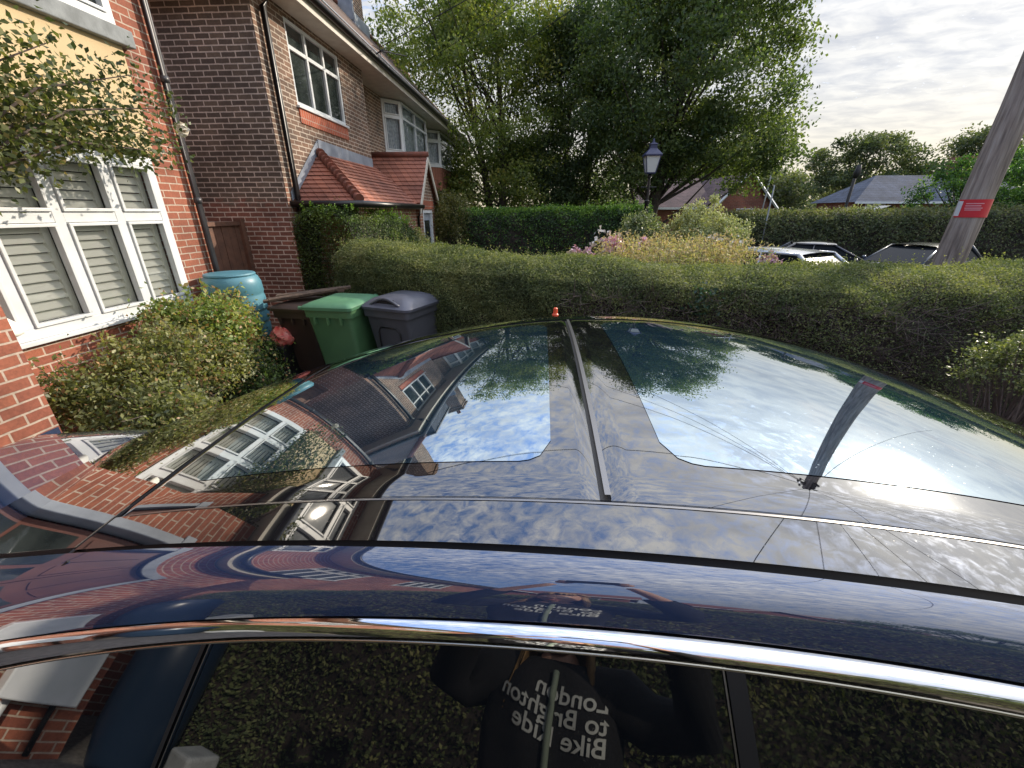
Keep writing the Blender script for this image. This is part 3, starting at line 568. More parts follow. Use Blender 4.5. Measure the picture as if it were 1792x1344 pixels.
# ================================================================ hedges
def spline(pts, n):
    pts = np.array(pts, float); t = np.linspace(0, len(pts)-1, n); k = np.arange(len(pts)); return np.stack([np.interp(t, k, pts[:, i]) for i in range(pts.shape[1])], 1)
def smooth1(a, k=5):
    p = np.pad(a, ((k, k), (0, 0)), 'edge'); return np.stack([np.convolve(p[:, i], np.ones(2*k+1)/(2*k+1), 'valid') for i in range(a.shape[1])], 1)
def hedge(name, path, label, dens, size, lm, zb=0, rnd=.22, lump=.05, sprig=0, group=None, front_only=False, twigs=0, sprm=None, cap=True):
    """path rows: x, y, half width, top height"""
    C = smooth1(spline(path, 160)); T = unit(np.gradient(C[:, :2], axis=0)); Nn = np.stack([T[:, 1], -T[:, 0]], 1)   # to the camera side
    prof = [(-1, 0), (-1.02, .3), (-1.0, .6), (-.96, .80), (-.82, .93), (-.5, 1.0), (0, 1.02), (.5, 1.0), (.84, .93), (.98, .80), (1.03, .6), (1.04, .3), (1, 0)]
    pr = np.array(prof); u = np.linspace(0, len(pr)-1, 37); pu = np.stack([np.interp(u, np.arange(len(pr)), pr[:, i]) for i in (0, 1)], 1)
    def surf(i, j, sc=1.0):
        c = C[i]; q = pu[j]; z0 = gz(c[:, 0], c[:, 1])+zb
        x = c[:, 0]+Nn[i, 0]*q[:, 0]*c[:, 2]*sc; y = c[:, 1]+Nn[i, 1]*q[:, 0]*c[:, 2]*sc; z = z0+q[:, 1]*(c[:, 3]-z0)*(1 if sc == 1 else .97)
        d = fnoise(x*1.3+z, y*1.3-z*1.7)*lump*2
        return np.stack([x+Nn[i, 0]*d*q[:, 0], y+Nn[i, 1]*d*q[:, 0], z+d*.7*(q[:, 1] > .7)], -1)
    I, J = np.meshgrid(np.arange(160), np.arange(37), indexing='ij')
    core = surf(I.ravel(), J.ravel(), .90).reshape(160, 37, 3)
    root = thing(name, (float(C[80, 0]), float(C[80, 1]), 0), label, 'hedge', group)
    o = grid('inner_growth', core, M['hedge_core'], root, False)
    L = np.linalg.norm(np.diff(C[:, :2], axis=0), axis=1).sum(); per = (C[:, 3].mean()-zb)*2+C[:, 2].mean()*2
    n = int(L*per*dens)
    i = rng.uniform(0, 158.9, n); j = rng.uniform(0, 35.9, n)
    if front_only: j = np.where(rng.random(n) < .8, rng.uniform(14, 35.9, n), j)
    i0 = i.astype(int); j0 = j.astype(int)
    p = surf(i0, j0); p = p*(1-(i-i0))[:, None]+surf(i0+1, j0)*(i-i0)[:, None]; p += (surf(i0, j0+1)-surf(i0, j0))*(j-j0)[:, None]
    q = pu[j0]; nr = np.stack([Nn[i0, 0]*q[:, 0], Nn[i0, 1]*q[:, 0], np.where(q[:, 1] > .9, 1.0, .25)], 1); nr = unit(nr)
    p += nr*(rng.normal(0, size*.9, n)-size*.3)[:, None]+rng.normal(0, size*.5, (n, 3))
    ends = []
    if cap:
        for e, sg in ((0, -1), (159, 1)):
            ne = int(C[e, 3]*C[e, 2]*2*dens*1.3); a = rng.uniform(-.98, .98, ne); h = rng.uniform(0, 1, ne); c = C[e]
            z = gz(c[0], c[1])+zb+h*(c[3]-zb)*(1-.12*abs(a)**4); ends.append(np.stack([c[0]+Nn[e, 0]*a*c[2]+T[e, 0]*sg*(.02+.06*(1-h)), c[1]+Nn[e, 1]*a*c[2]+T[e, 1]*sg*.04, z], 1)+rng.normal(0, size, (ne, 3)))
    if twigs:
        kp = ~((p[:, 0] > .2) & (p[:, 2] > .15) & (p[:, 2] < 1.16+.12*fnoise(p[:, 0]*3, p[:, 2]*2)) & (rng.random(n) < .62+.25*fnoise(p[:, 0]*2.2, p[:, 2]*3))); p = p[kp]; nr = nr[kp]
    P_ = np.concatenate([p]+ends); nr = np.concatenate([nr]+[np.zeros((len(e), 3)) for e in ends])
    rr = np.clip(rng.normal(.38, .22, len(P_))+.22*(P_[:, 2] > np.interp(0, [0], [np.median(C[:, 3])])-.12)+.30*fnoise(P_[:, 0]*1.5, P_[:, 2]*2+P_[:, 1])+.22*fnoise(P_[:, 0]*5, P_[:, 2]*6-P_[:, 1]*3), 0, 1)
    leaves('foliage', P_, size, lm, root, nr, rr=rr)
    if sprig:
        k = rng.integers(0, 159, sprig); a = rng.uniform(-.8, .95, sprig); hgt = rng.uniform(.03, .14, sprig)*np.where(rng.random(sprig) < .12, 2.0, 1); c = C[k]
        b0 = np.stack([c[:, 0]+Nn[k, 0]*a*c[:, 2], c[:, 1]+Nn[k, 1]*a*c[:, 2], c[:, 3]+zb*0], 1); tip = b0+np.stack([rng.normal(0, .03, sprig), rng.normal(0, .03, sprig), hgt], 1)
        pts = np.concatenate([b0+(tip-b0)*f for f in (.25, .45, .6, .75, .9, 1.0)]); leaves('shoot', pts+rng.normal(0, .008, pts.shape), size*1.1, sprm or lm, root, rr=rng.uniform(.6, 1, len(pts)))
    if twigs:
        k = rng.integers(0, 159, twigs*3); c = C[k]; k = k[c[:, 0] > .5][:twigs]; c = C[k]; m_ = len(k); h = rng.uniform(.25, .85, m_)
        a0 = np.stack([c[:, 0]+Nn[k, 0]*c[:, 2]*.92, c[:, 1]+Nn[k, 1]*c[:, 2]*.92, h*c[:, 3]], 1)
        a1 = a0+np.stack([rng.normal(0, .10, m_)+Nn[k, 0]*.12, Nn[k, 1]*.12+rng.normal(0, .04, m_), rng.normal(.05, .10, m_)], 1); sticks('twigs', a0, a1, rng.uniform(.0015, .004, m_), M['twig'], root)
    return root
LM_h = leafm('hedge_leaf', [(.058, .078, .036), (.11, .14, .058), (.18, .205, .085), (.29, .29, .14)], .3, .75)
LM_b = leafm('laurel_leaf', [(.02, .045, .02), (.035, .085, .025), (.08, .17, .035), (.22, .34, .06)], .35, .6)
LM_g = leafm('conifer_leaf', [(.02, .035, .018), (.05, .08, .028), (.09, .15, .035), (.18, .26, .06)], .3, .6)
LM_y = leafm('variegated_leaf', [(.14, .18, .08), (.38, .40, .20), (.62, .61, .40)], .2, .7)
LM_o = leafm('autumn_leaf', [(.13, .18, .06), (.28, .33, .13), (.48, .43, .23), (.55, .40, .28)], .25, .7)
LM_t1 = leafm('maple_leaf', [(.07, .11, .04), (.14, .185, .055), (.24, .275, .075), (.40, .35, .10)], .42, .65)
LM_t2 = leafm('dark_oak_leaf', [(.032, .055, .032), (.065, .10, .05), (.115, .155, .065), (.19, .22, .09)], .38, .65)
LM_t3 = leafm('oak_leaf', [(.042, .07, .032), (.085, .125, .05), (.15, .195, .068), (.27, .285, .10)], .42, .65)
LM_far = leafm('distant_leaf', [(.05, .07, .04), (.09, .115, .06), (.14, .16, .08), (.20, .19, .11)], .35, .7)
LM_rose = leafm('rose_leaf', [(.035, .055, .025), (.08, .11, .045), (.15, .18, .07), (.26, .20, .09)], .3)
LM_shrub = leafm('shrub_leaf', [(.08, .14, .05), (.18, .26, .08), (.33, .37, .11), (.48, .34, .15)], .3)
LM_dead = leafm('brown_leaf', [(.16, .09, .05), (.36, .20, .10), (.50, .33, .18)], .3)

hedge('clipped_hedge', [(-2.75, 6.35, .62, 1.58), (-2.0, 6.05, .66, 1.55), (-1.2, 5.65, .68, 1.50), (-.4, 5.25, .66, 1.46), (.6, 4.95, .70, 1.43), (1.7, 4.75, .78, 1.42), (3.0, 4.65, .85, 1.41), (4.6, 4.85, .9, 1.42), (6.4, 5.3, .9, 1.44), (8.5, 5.9, .9, 1.45), (11, 6.9, .9, 1.45)],
      'long clipped hedge with sunlit top running behind the bins and across to the pole', 8200, .022, LM_h, sprig=600, front_only=True, twigs=6500)
hedge('conifer_hedge', [(-3.62, 7.0, .55, 2.02), (-3.5, 8.1, .55, 2.0), (-3.3, 8.9, .50, 1.9), (-3.15, 9.5, .45, 1.7)], 'short dark hedge with bright green tips against the brown brick corner', 4200, .035, LM_g, sprig=500, sprm=LM_b)
hedge('laurel_hedge', [(-3.2, 13.2, .6, 2.0), (-.5, 13.0, .6, 2.0), (1.5, 12.8, .6, 2.05), (3.0, 12.8, .6, 2.05)], 'dark glossy hedge with bright green top behind the pink flowers', 1500, .06, LM_b, sprig=900, sprm=LM_b)
hedge('privet_hedge', [(6.6, 16.6, .9, 1.90), (10, 17.4, .9, 1.95), (14, 17.6, .9, 2.0), (19, 17.8, 1.0, 2.15), (26, 18, 1.0, 2.3)], 'long far hedge behind the parked cars on the right', 700, .085, LM_far, sprig=500)

# ================================================================ trees
def tree(name, loc, h, crown, label, lm, nleaf, lsize, nclump=120, trunk_r=.25, lean=(0, 0), clump=.75, seed=1, group=None, cat='tree', low=.0, stems=1):
    """crown: list of ellipsoids (dx,dy,z,rx,ry,rz,weight)"""
    r_ = np.random.default_rng(seed); x0, y0, z0 = loc; root = thing(name, loc, label, cat, group)
    w = np.array([c[6] for c in crown]); w = w/w.sum(); cen = []
    for k in range(nclump):
        c = crown[r_.choice(len(crown), p=w)]; v = r_.normal(size=3); v /= np.linalg.norm(v); rad = r_.uniform(.25, 1.0)**.45
        cen.append((x0+c[0]+v[0]*rad*c[3], y0+c[1]+v[1]*rad*c[4], z0+c[2]+v[2]*rad*c[5]))
    cen = np.array(cen); tk = MB()
    cx_, cy_ = np.average([c[0] for c in crown], weights=w), np.average([c[1] for c in crown], weights=w); zt = min(c[2]-c[5]*.6 for c in crown)
    tips = []
    for s in range(stems):
        a = s*2.1; ox, oy = (0, 0) if stems == 1 else (.25*math.cos(a), .25*math.sin(a))
        top = (x0+cx_+lean[0]+ox*5, y0+cy_+lean[1]+oy*5, z0+h*.8); pts = []
        for k in range(9):
            f = k/8; pts.append((x0+ox+(top[0]-x0-ox)*f**1.3+.12*math.sin(5*f+s)*f*2, y0+oy+(top[1]-y0-oy)*f**1.3, z0-.1+(top[2]-z0)*f))
        tk.tube(pts, [trunk_r*(1-.85*k/8)+.02 for k in range(9)], 9); tips.append(pts)
    for k, c in enumerate(cen[:46]):
        pts = tips[k % len(tips)]; j = max(1, min(7, int(8*(c[2]-z0)/h*.75))); a = Vector(pts[j]); c = Vector(c)
        mid = a.lerp(c, .5)+Vector((0, 0, -.05*(c-a).length)); tk.tube([a, mid, c], [trunk_r*.28*(1-j/10), trunk_r*.16, .012], 5, False)
    tk.build('trunk', M['bark'], root, True)
    per = nleaf//nclump; sc = r_.uniform(.6, 1.25, nclump)*clump
    d = r_.normal(size=(nclump, per, 3)); d = d/np.linalg.norm(d, axis=2, keepdims=True)*(r_.uniform(0, 1, (nclump, per, 1))**.55)
    pts = (cen[:, None, :]+d*sc[:, None, None]*np.array([1.15, 1.15, .7])).reshape(-1, 3)
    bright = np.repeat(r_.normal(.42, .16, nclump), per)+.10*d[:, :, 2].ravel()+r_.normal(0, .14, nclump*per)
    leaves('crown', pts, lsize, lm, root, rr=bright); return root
tree('maple_tree', (-2.2, 20.5, -.2), 12.5, [(-1.0, 0, 6.5, 3.6, 3.2, 4.6, 3), (-2.6, 1, 9.5, 3.0, 3, 2.8, 1.5), (.5, 0, 9.2, 2.3, 2.3, 3.0, 1.3), (0, 0, 3.6, 2.6, 2.2, 1.6, .8)], 'tall yellow-green tree beyond the roof of the brown brick house', LM_t1, 60000, .14, 340, .20, clump=.85, seed=3, stems=2)
tree('dark_tree', (1.6, 22.0, -.2), 12, [(0, 0, 6.2, 2.6, 2.5, 4.6, 3), (-1.6, 0, 3.6, 2.6, 2.0, 1.9, 1.4), (.1, 0, 8.8, 1.3, 1.6, 1.9, .7)], 'narrow dark tree between the yellow-green tree and the spreading oak', LM_t2, 60000, .14, 330, .20, clump=.80, seed=5, stems=2)
tree('oak_tree', (4.4, 19.5, -.2), 12.5, [(.85, 0, 7.0, 4.15, 3.6, 3.3, 3), (1.2, 0, 9.6, 3.3, 3, 2.6, 1.8), (2.7, -.5, 4.6, 2.5, 2.4, 1.6, 1.1), (-.6, 0, 5.2, 2.2, 2, 2.6, .8)], 'large spreading oak behind the lamp post', LM_t3, 95000, .14, 480, .30, clump=.80, seed=8, lean=(.3, 0))
tree('oak_tree', (13.0, 38, -.3), 8, [(0, 0, 5.2, 3.6, 3, 2.3, 1)], 'rounded distant tree right of the oak, above the brick gable', LM_far, 16000, .26, 90, .25, clump=1.0, seed=11, group='distant trees on the skyline')
tree('oak_tree', (18.6, 40, -.3), 7, [(0, 0, 3.6, 3.6, 3, 2.0, 1)], 'low distant tree left of the slate roofed house', LM_far, 14000, .26, 80, .25, clump=1.0, seed=12, group='distant trees on the skyline')
tree('oak_tree', (29.0, 44, -.3), 9, [(0, 0, 5.6, 5.0, 3, 3.2, 1)], 'brownish distant tree rising behind the slate roof', LM_far, 16000, .26, 90, .25, clump=1.1, seed=13, group='distant trees on the skyline')
tree('oak_tree', (38.0, 42, -.3), 9, [(0, 0, 5.4, 5.0, 3, 3.4, 1)], 'large distant tree behind the telegraph pole', LM_far, 16000, .26, 90, .25, clump=1.1, seed=16, group='distant trees on the skyline')
tree('oak_tree', (23.0, 52, -.3), 8, [(0, 0, 4.9, 4.4, 3, 2.6, 1)], 'farthest rounded tree just left of the slate roof ridge', LM_far, 13000, .28, 80, .25, clump=1.1, seed=17, group='distant trees on the skyline')
tree('hazel_tree', (16.2, 18.6, -.3), 5, [(0, 0, 2.7, 2.0, 1.2, 1.4, 1), (1.9, .6, 2.9, 1.8, 1.2, 1.6, 1)], 'green bushy tree behind the far hedge beside the telegraph pole', LM_b, 22000, .10, 110, .12, clump=.5, seed=14)
tree('hazel_tree', (21.0, 19.6, -.3), 6, [(0, 0, 3.3, 2.6, 1.2, 2.0, 1), (2.5, .6, 3.5, 2.6, 1.2, 2.2, 1)], 'tall green shrubby tree at the right edge behind the far hedge', LM_b, 22000, .11, 110, .12, clump=.6, seed=15)
ft = []
for i in range(3):
    n = 9000; x = rng.uniform(5, 80, n); y = 60+i*6+rng.normal(0, 2, n); top = 5.6+1.6*np.sin(x*.31+i)+1.0*np.sin(x*.9+i*2)+.6*np.sin(x*2.3); ft.append(np.stack([x, y, rng.uniform(0, 1, n)**.6*top-.3], 1))
ft = np.concatenate(ft); tag(leaves('woodland', ft, .6, LM_far), 'low band of far woodland along the horizon', 'woodland', kind='stuff')
# bushes as lumpy mounds of leaf
def bush(name, c, r, label, lm, n, size, cat='shrub', nclump=60, clump=.25, seed=1, group=None, core=True, hemi=True):
    r_ = np.random.default_rng(seed); root = thing(name, (c[0], c[1], 0), label, cat, group); r = np.array(r)
    v = r_.normal(size=(nclump, 3)); v /= np.linalg.norm(v, axis=1, keepdims=True)
    if hemi: v[:, 2] = np.abs(v[:, 2])*1.0-.15
    cen = np.array(c)+v*r*(r_.uniform(.55, 1, (nclump, 1))); per = n//nclump
    d = r_.normal(size=(nclump, per, 3)); d = d/np.linalg.norm(d, axis=2, keepdims=True)*(r_.uniform(0, 1, (nclump, per, 1))**.5)
    pts = (cen[:, None]+d*clump*r_.uniform(.6, 1.3, (nclump, 1, 1))).reshape(-1, 3); pts = pts[pts[:, 2] > .02]
    leaves('foliage', pts, size, lm, root, rr=r_.normal(.5, .25, len(pts)))
    A = np.tile([c[0], c[1], 0.0], (nclump, 1))+r_.normal(0, .08, (nclump, 3))*[1, 1, 0]; sticks('stem', A, cen, .008, M['twig'], root)
    return root
bush('dome_shrub', (3.35, 9.3, 1.22), (.95, .85, 1.25), 'dome-shaped pale yellow-green shrub in front of the far brick house', LM_y, 26000, .05, nclump=150, clump=.16, seed=21)
bush('variegated_shrub', (2.1, 9.6, 1.3), (.55, .5, .85), 'grey-green variegated shrub at the foot of the lamp post', leafm('grey_leaf', [(.05, .08, .04), (.14, .18, .09), (.34, .36, .22)], .3), 9000, .05, nclump=60, clump=.2, seed=22)
bush('climber', (-2.7, 12.9, 1.5), (.62, .7, 1.35), 'olive green climbing shrub beside the gabled porch', leafm('climber_leaf', [(.05, .07, .02), (.12, .13, .04), (.24, .20, .08)], .3), 16000, .05, nclump=90, clump=.28, seed=23)
bush('yellow_shrub', (-2.95, 10.1, 1.2), (.25, .3, .55), 'small yellow-leaved shrub under the extension gutter', LM_o, 2500, .05, nclump=30, clump=.14, seed=24)
bush('pale_shrub', (16.5, 24.0, 1.0), (1.2, 1.0, 1.5), 'pale rounded bush above the far hedge', LM_y, 6000, .12, nclump=50, clump=.4, seed=25)
bush('honeysuckle_bush', (3.62, 3.05, .90), (.48, .34, .42), 'sunlit pale-leaved bush at the right edge in front of the hedge', leafm('pale_green_leaf', [(.05, .07, .03), (.13, .16, .07), (.27, .28, .14)], .3), 8000, .026, nclump=110, clump=.11, seed=26)
# flower bed: wispy orange green perennials
def perennials(name, x0, x1, y0, y1, n, h, lm, size, label, leafn=16):
    root = thing(name, ((x0+x1)/2, (y0+y1)/2, 0), label, 'flowers'); x = rng.uniform(x0, x1, n); y = rng.uniform(y0, y1, n)
    hh = h*(1+.10*fnoise(x*2, y*2))*rng.uniform(.82, 1.06, n); A = np.stack([x, y, 0*x], 1); B = np.stack([x+rng.normal(0, .07, n), y+rng.normal(0, .07, n), hh], 1)
    sticks('stem', A, B, .003, M['twig'], root); f = rng.uniform(.35, 1.02, (n, leafn, 1))**.7; p = (A[:, None]*(1-f)+B[:, None]*f+rng.normal(0, .045, (n, leafn, 3))).reshape(-1, 3)
    rr = (f[:, :, 0].ravel()-.45)*1.5+rng.normal(0, .22, len(p)); leaves('foliage', p, size, lm, root, rr=rr, w=.3); return root
perennials('perennial_plants', .95, 3.1, 5.9, 7.6, 1100, 1.555, LM_o, .055, 'wispy orange-green perennials standing above the hedge, left of the cars', 34)
def blooms(name, pts, size, m, label, petals=9):
    root = thing(name, tuple(np.mean(pts, 0)*[1, 1, 0]), label, 'flowers'); pts = np.asarray(pts)
    p = np.repeat(pts, petals, 0)+rng.normal(0, size*.55, (len(pts)*petals, 3)); leaves('petals', p, size*1.1, m, root, w=.8)
    A = pts*[1, 1, 0]; sticks('stem', A, pts, .004, M['twig'], root); return root
def pix(u, v, Y):
    """helper used while laying out the flower bed: points on a plane Y metres ahead"""
    f = 715.; p = R(22.8); a = np.array([0, math.cos(p), -math.sin(p)]); up = np.array([0, math.sin(p), math.cos(p)]); r = f*a+(672-v)*up+np.array([u-896, 0, 0.])
    c, s = math.cos(R(4)), math.sin(R(4)); r = np.array([c*r[0]-s*r[1], s*r[0]+c*r[1], r[2]]); return r*(Y/r[1])+np.array([0, 0, 2.0])
for (a_, b_, c_, d_, n_, l_) in ((990, 1040, 436, 452, 26, 'low pink blooms peeping over the hedge, leftmost of the pink flowers'), (1058, 1088, 418, 440, 26, 'tall pink blooms at the left edge of the orange-green perennials'), (1124, 1130, 421, 426, 6, 'few pink blooms on top of the orange-green perennials')):
    blooms('pink_flowers', [pix(rng.uniform(a_, b_), rng.uniform(c_, d_), 6.7) for _ in range(n_)], .05, M['pink'], l_)
pk = [pix(u, v, 6.8) for u, v in ((1050, 401), (1064, 407), (1045, 421), (1040, 427), (1060, 423), (1068, 418), (1084, 416), (1058, 445), (1072, 442))]
blooms('pale_flowers', pk, .055, M['rose'], 'whitish round flower heads standing over the pink blooms')
pk = [pix(u, v, 6.8) for u, v in ((1240, 418), (1252, 415), (1262, 420), (1280, 424), (1295, 422))]
blooms('pale_flowers', pk, .055, M['rose'], 'pale flower heads in front of the dome-shaped shrub')
pk = [pix(rng.uniform(1335, 1360), rng.uniform(443, 462), 6.7) for _ in range(16)]
blooms('pink_flowers', pk, .05, M['pink'], 'pink flowers in front of the silver parked car')
# ivy patches on the near hedge
n = 260; p = np.array((1.55, 4.02, 1.16))+rng.normal(0, 1, (n, 3))*[.09, .04, .10]; tag(leaves('ivy', p, .045, leafm('ivy_leaf', [(.02, .05, .035), (.05, .12, .08)], .2), None), 'teal-green ivy tuft hanging on the hedge face below the perennials', 'ivy')

# ================================================================ shrubs in front of the left house
def mound(name, segs, n, label, lm, size, seed, dead=0.2):
    r_ = np.random.default_rng(seed); root = thing(name, (segs[0][0], segs[0][1], 0), label, 'shrub'); C = []; 
    for s in segs:
        v = r_.normal(size=(26, 3)); v /= np.linalg.norm(v, axis=1, keepdims=True); v[:, 2] = np.abs(v[:, 2])*1.15-.25; C.append(np.array(s[:3])+v*np.array(s[3:6])*r_.uniform(.5, 1, (26, 1)))
    C = np.concatenate(C); per = n//len(C); d = r_.normal(size=(len(C), per, 3))*.085; p = (C[:, None]+d).reshape(-1, 3); p = p[p[:, 2] > .03]
    k = r_.random(len(p)) < dead*2.2*np.clip(fnoise(p[:, 1]*3+seed, p[:, 2]*4)+.35, 0, 1)+.04; leaves('foliage', p[~k], size, lm, root, rr=r_.normal(.42, .24, (~k).sum())); leaves('brown_leaves', p[k], size*.9, LM_dead, root)
    B = np.repeat([[s[0], s[1], 0] for s in segs], 26, 0)+r_.normal(0, .12, (len(C), 3))*[1, 1, 0]; sticks('stem', B, C, .006, M['twig'], root)
    B2 = C+r_.normal(0, .16, C.shape); sticks('twigs', C, B2, .003, M['twig'], root)
    k = r_.integers(0, len(C), 46); c = C[k]; tip = c+np.stack([r_.normal(.03, .10, 46), r_.normal(0, .12, 46), r_.uniform(.10, .30, 46)], 1); sticks('shoot', c, tip, .0035, M['twig'], root)
    f = r_.uniform(.3, 1.03, (46, 13, 1)); q = (c[:, None]*(1-f)+tip[:, None]*f+r_.normal(0, .022, (46, 13, 3))).reshape(-1, 3); leaves('shoot_leaves', q, size*1.25, lm, root, rr=r_.normal(.62, .2, len(q))); return root
mound('garden_shrub', [(-3.45, 2.9, .55, .45, .5, .42), (-3.35, 3.4, .6, .5, .45, .42), (-3.0, 2.7, .35, .35, .35, .35)], 26000, 'dull olive shrub below the shuttered window, nearest the brick pier', leafm('olive_leaf', [(.07, .09, .04), (.16, .18, .075), (.28, .29, .12), (.36, .32, .15)], .35), .040, 31, .10)
mound('garden_shrub', [(-3.65, 4.0, .75, .45, .45, .45), (-3.58, 4.15, .62, .40, .45, .46), (-3.7, 4.45, .72, .30, .25, .34)], 24000, 'bright green and copper shrub below the right end of the shuttered window', LM_shrub, .048, 32, .22)
mound('garden_shrub', [(-3.5, 4.55, .26, .30, .28, .28), (-3.25, 3.95, .30, .34, .40, .34)], 18000, 'dark green shrub in front of the water butt', LM_g, .036, 33, .05)
# climbing rose
rz = thing('climbing_rose', (-3.95, 2.4, 0), 'climbing rose with white blooms arching across the cream panel at top left', 'rose')
arch = MB(); ends = []
for k in range(24):
    a = rng.uniform(0, 1); tip = Vector((rng.uniform(-4.05, -3.35), rng.uniform(2.1, 4.4), 0)); f = (tip.y-2.1)/2.5; tip.z = 3.03-.30*f+rng.uniform(-.45, .42)*(1-.55*f)
    b0 = Vector((-3.95, 2.35, 2.0)); mid = b0.lerp(tip, .55)+Vector((.1, 0, .22)); ends.append([b0, mid, tip]); arch.tube([b0, mid, tip], [.012, .008, .003], 5, False)
arch.tube([(-3.98, 2.4, 0), (-3.93, 2.38, 1.0), (-3.95, 2.35, 2.0)], .018, 6); arch.build('stem', M['twig'], rz, True)
p = []
for b0, mid, tip in ends:
    for k in range(430):
        f = rng.uniform(.25, 1.05); q = b0.lerp(mid, f/.55) if f < .55 else mid.lerp(tip, (f-.55)/.45); s_ = .09+.05*(1-f); p.append(np.array(q)+rng.normal(0, s_, 3)*[.8, 1, .9])
p = np.array(p); p = p[p[:, 0] > -4.12]; leaves('foliage', p, .050, LM_rose, rz, rr=rng.normal(.42, .25, len(p)), w=.6)
for c_ in ((-3.5, 2.72, 3.02), (-3.72, 4.62, 2.78), (-3.4, 2.25, 2.62)):
    q = np.array(c_)+unit(rng.normal(size=(70, 3)))*.05; leaves('bloom', q, .055, M['rose'], rz, q-np.array(c_), w=.85)

# ================================================================ pole with wires, lamp, stake
tp = thing('telegraph_pole', (6.38, 7.0, 0), 'tall weathered wooden telegraph pole with red plate at the right', 'telegraph pole')
PT = Vector((6.46, 7.0, 8.1))
MB().tube([(6.22, 7.0, -.3), (6.26, 7.0, 1.3), (6.36, 7.0, 3.3), (6.42, 7, 6), (6.46, 7.0, 8.3)], [.19, .182, .17, .15, .13], 28).build('shaft', M['pole'], tp, True)
pl = []
for (z0_, z1_, rr_) in ((1.93, 2.17, .187),):
    an = np.linspace(R(172), R(318), 14)
    pl = [[(6.295+rr_*math.cos(a), 7.0+rr_*math.sin(a), z) for z in (z0_, z1_)] for a in an]
po = grid('red_plate', pl, mat('red_plate', (.62, .03, .045), .4), tp)
an = np.linspace(R(168), R(192), 5); grid('white_panel', [[(6.295+.189*math.cos(a), 7.0+.189*math.sin(a), z) for z in (1.95, 2.15)] for a in an], M['white'], po)
for z, a0, a1 in ((2.115, 204, 262), (2.085, 204, 254), (2.055, 204, 262), (2.03, 206, 258)):
    an = np.linspace(R(a0), R(a1), 8); grid('print_line', [[(6.295+.1895*math.cos(a), 7.0+.1895*math.sin(a), q) for q in (z-.006, z+.006)] for a in an], mat('pale_pink', (.75, .38, .42), .5), po)
pt = MB().box(6.40, 6.52, 6.84, 6.90, 7.75, 8.1).box(6.2, 6.72, 6.98, 7.02, 7.95, 8.03)
for k in range(10):
    a = k*.63; pt.tube([(6.45, 7, 7.9+.03*k), (6.45+.26*math.cos(a), 7+.26*math.sin(a), 7.95+.03*k)], .012, 5); pt.lathe((6.45+.26*math.cos(a), 7+.26*math.sin(a), 7.95+.03*k), [(.03, 0), (.035, .03), (.02, .08)], 8)
pt.build('pole_top_fittings', M['wire'], tp)
for tgt in ((-3.7, -3, 5.3), (-3.6, 4.9, 5.2), (-3.6, 10.75, 5.3), (-3.8, 16, 5.4), (-6, -14, 5.6), (2, -18, 5.8), (20, -10, 6.5), (26, 22, 7.5), (-20, 34, 7), (12, -16, 6)):
    B_ = Vector(tgt); pts = []
    for k in range(15):
        f = k/14; q = PT.lerp(B_, f); q.z -= .06*(B_-PT).length*.5*4*f*(1-f)*.5; pts.append(q)
    MB().tube(pts, .008, 5, False).build('wire', M['wire'], tp)
# far poles
for (x, y, z, r, l, dx) in ((12.85, 20, 3.75, .10, 'short dark pole with dark lantern head in front of the slate roof', .10), (7.82, 16.0, 2.85, .04, 'thin pale pole against the distant brick gable', .0), (10.35, 22, 3.7, .05, 'thin leaning pale pole in front of the rounded distant tree', .16)):
    q = MB().tube([(x, y, -.3), (x+dx, y, z)], r*.6, 8)
    if r > .08: q.tube([(x+dx, y, z-.45), (x+dx+.02, y, z-.25), (x+dx+.04, y, z+.05)], [.07, .13, .08], 10)
    tag(q.build('street_pole', M['wire'] if r > .08 else M['stone'], None, True), l, 'pole')
# Victorian lantern
lx, ly = 2.72, 12.0
lp = thing('street_lamp', (lx, ly, 0), 'black Victorian style lantern post with frosted glass in front of the oak', 'street lamp')
MB().lathe((lx, ly, 0), [(.11, -.3), (.11, .3), (.07, .5), (.055, .6), (.05, 2.2), (.065, 2.22), (.065, 2.28), (.035, 2.3), (.032, 2.80), (.06, 2.83), (.06, 2.87), (.03, 2.9)], 16).tube([(lx-.2, ly, 2.6), (lx+.2, ly, 2.6)], .015, 8).build('post', M['black_plastic'], lp, 'auto')
def sq(z, r): return [(lx+sx*r, ly+sy*r, z) for sx, sy in ((1, -1), (1, 1), (-1, 1), (-1, -1))]
lh_ = MB().loft([sq(2.93, .105), sq(3.30, .175)]).build('lamp_glass', M['lamp_glass'], lp)
lf = MB()
for a, b in zip(sq(2.93, .108), sq(3.30, .178)): lf.tube([a, b], .012, 6)
lf.loft([sq(2.90, .10), sq(2.93, .12), sq(2.94, .12)]); lf.build('lantern_frame', M['lamp_blue'], lp)
MB().loft([sq(3.30, .205), sq(3.33, .21), sq(3.36, .19), sq(3.46, .10), sq(3.48, .085), sq(3.55, .08), sq(3.56, .095), sq(3.58, .09), sq(3.61, .03), sq(3.70, .012)]).build('lantern_roof', M['lamp_blue'], lp)
st = MB().tube([(.115, 3.1, 0), (.115, 3.1, 1.285)], .006, 6).build('garden_cane', M['twig'], None, True); tag(st, 'cane with orange-red cap just showing over the far edge of the car roof', 'cane')
MB().lathe((.115, 3.1, 1.27), [(.024, 0), (.024, .012), (.017, .02), (.016, .055), (.010, .062)], 14).build('cap', mat('orange_cap', (.75, .10, .04), .4), st, 'auto')

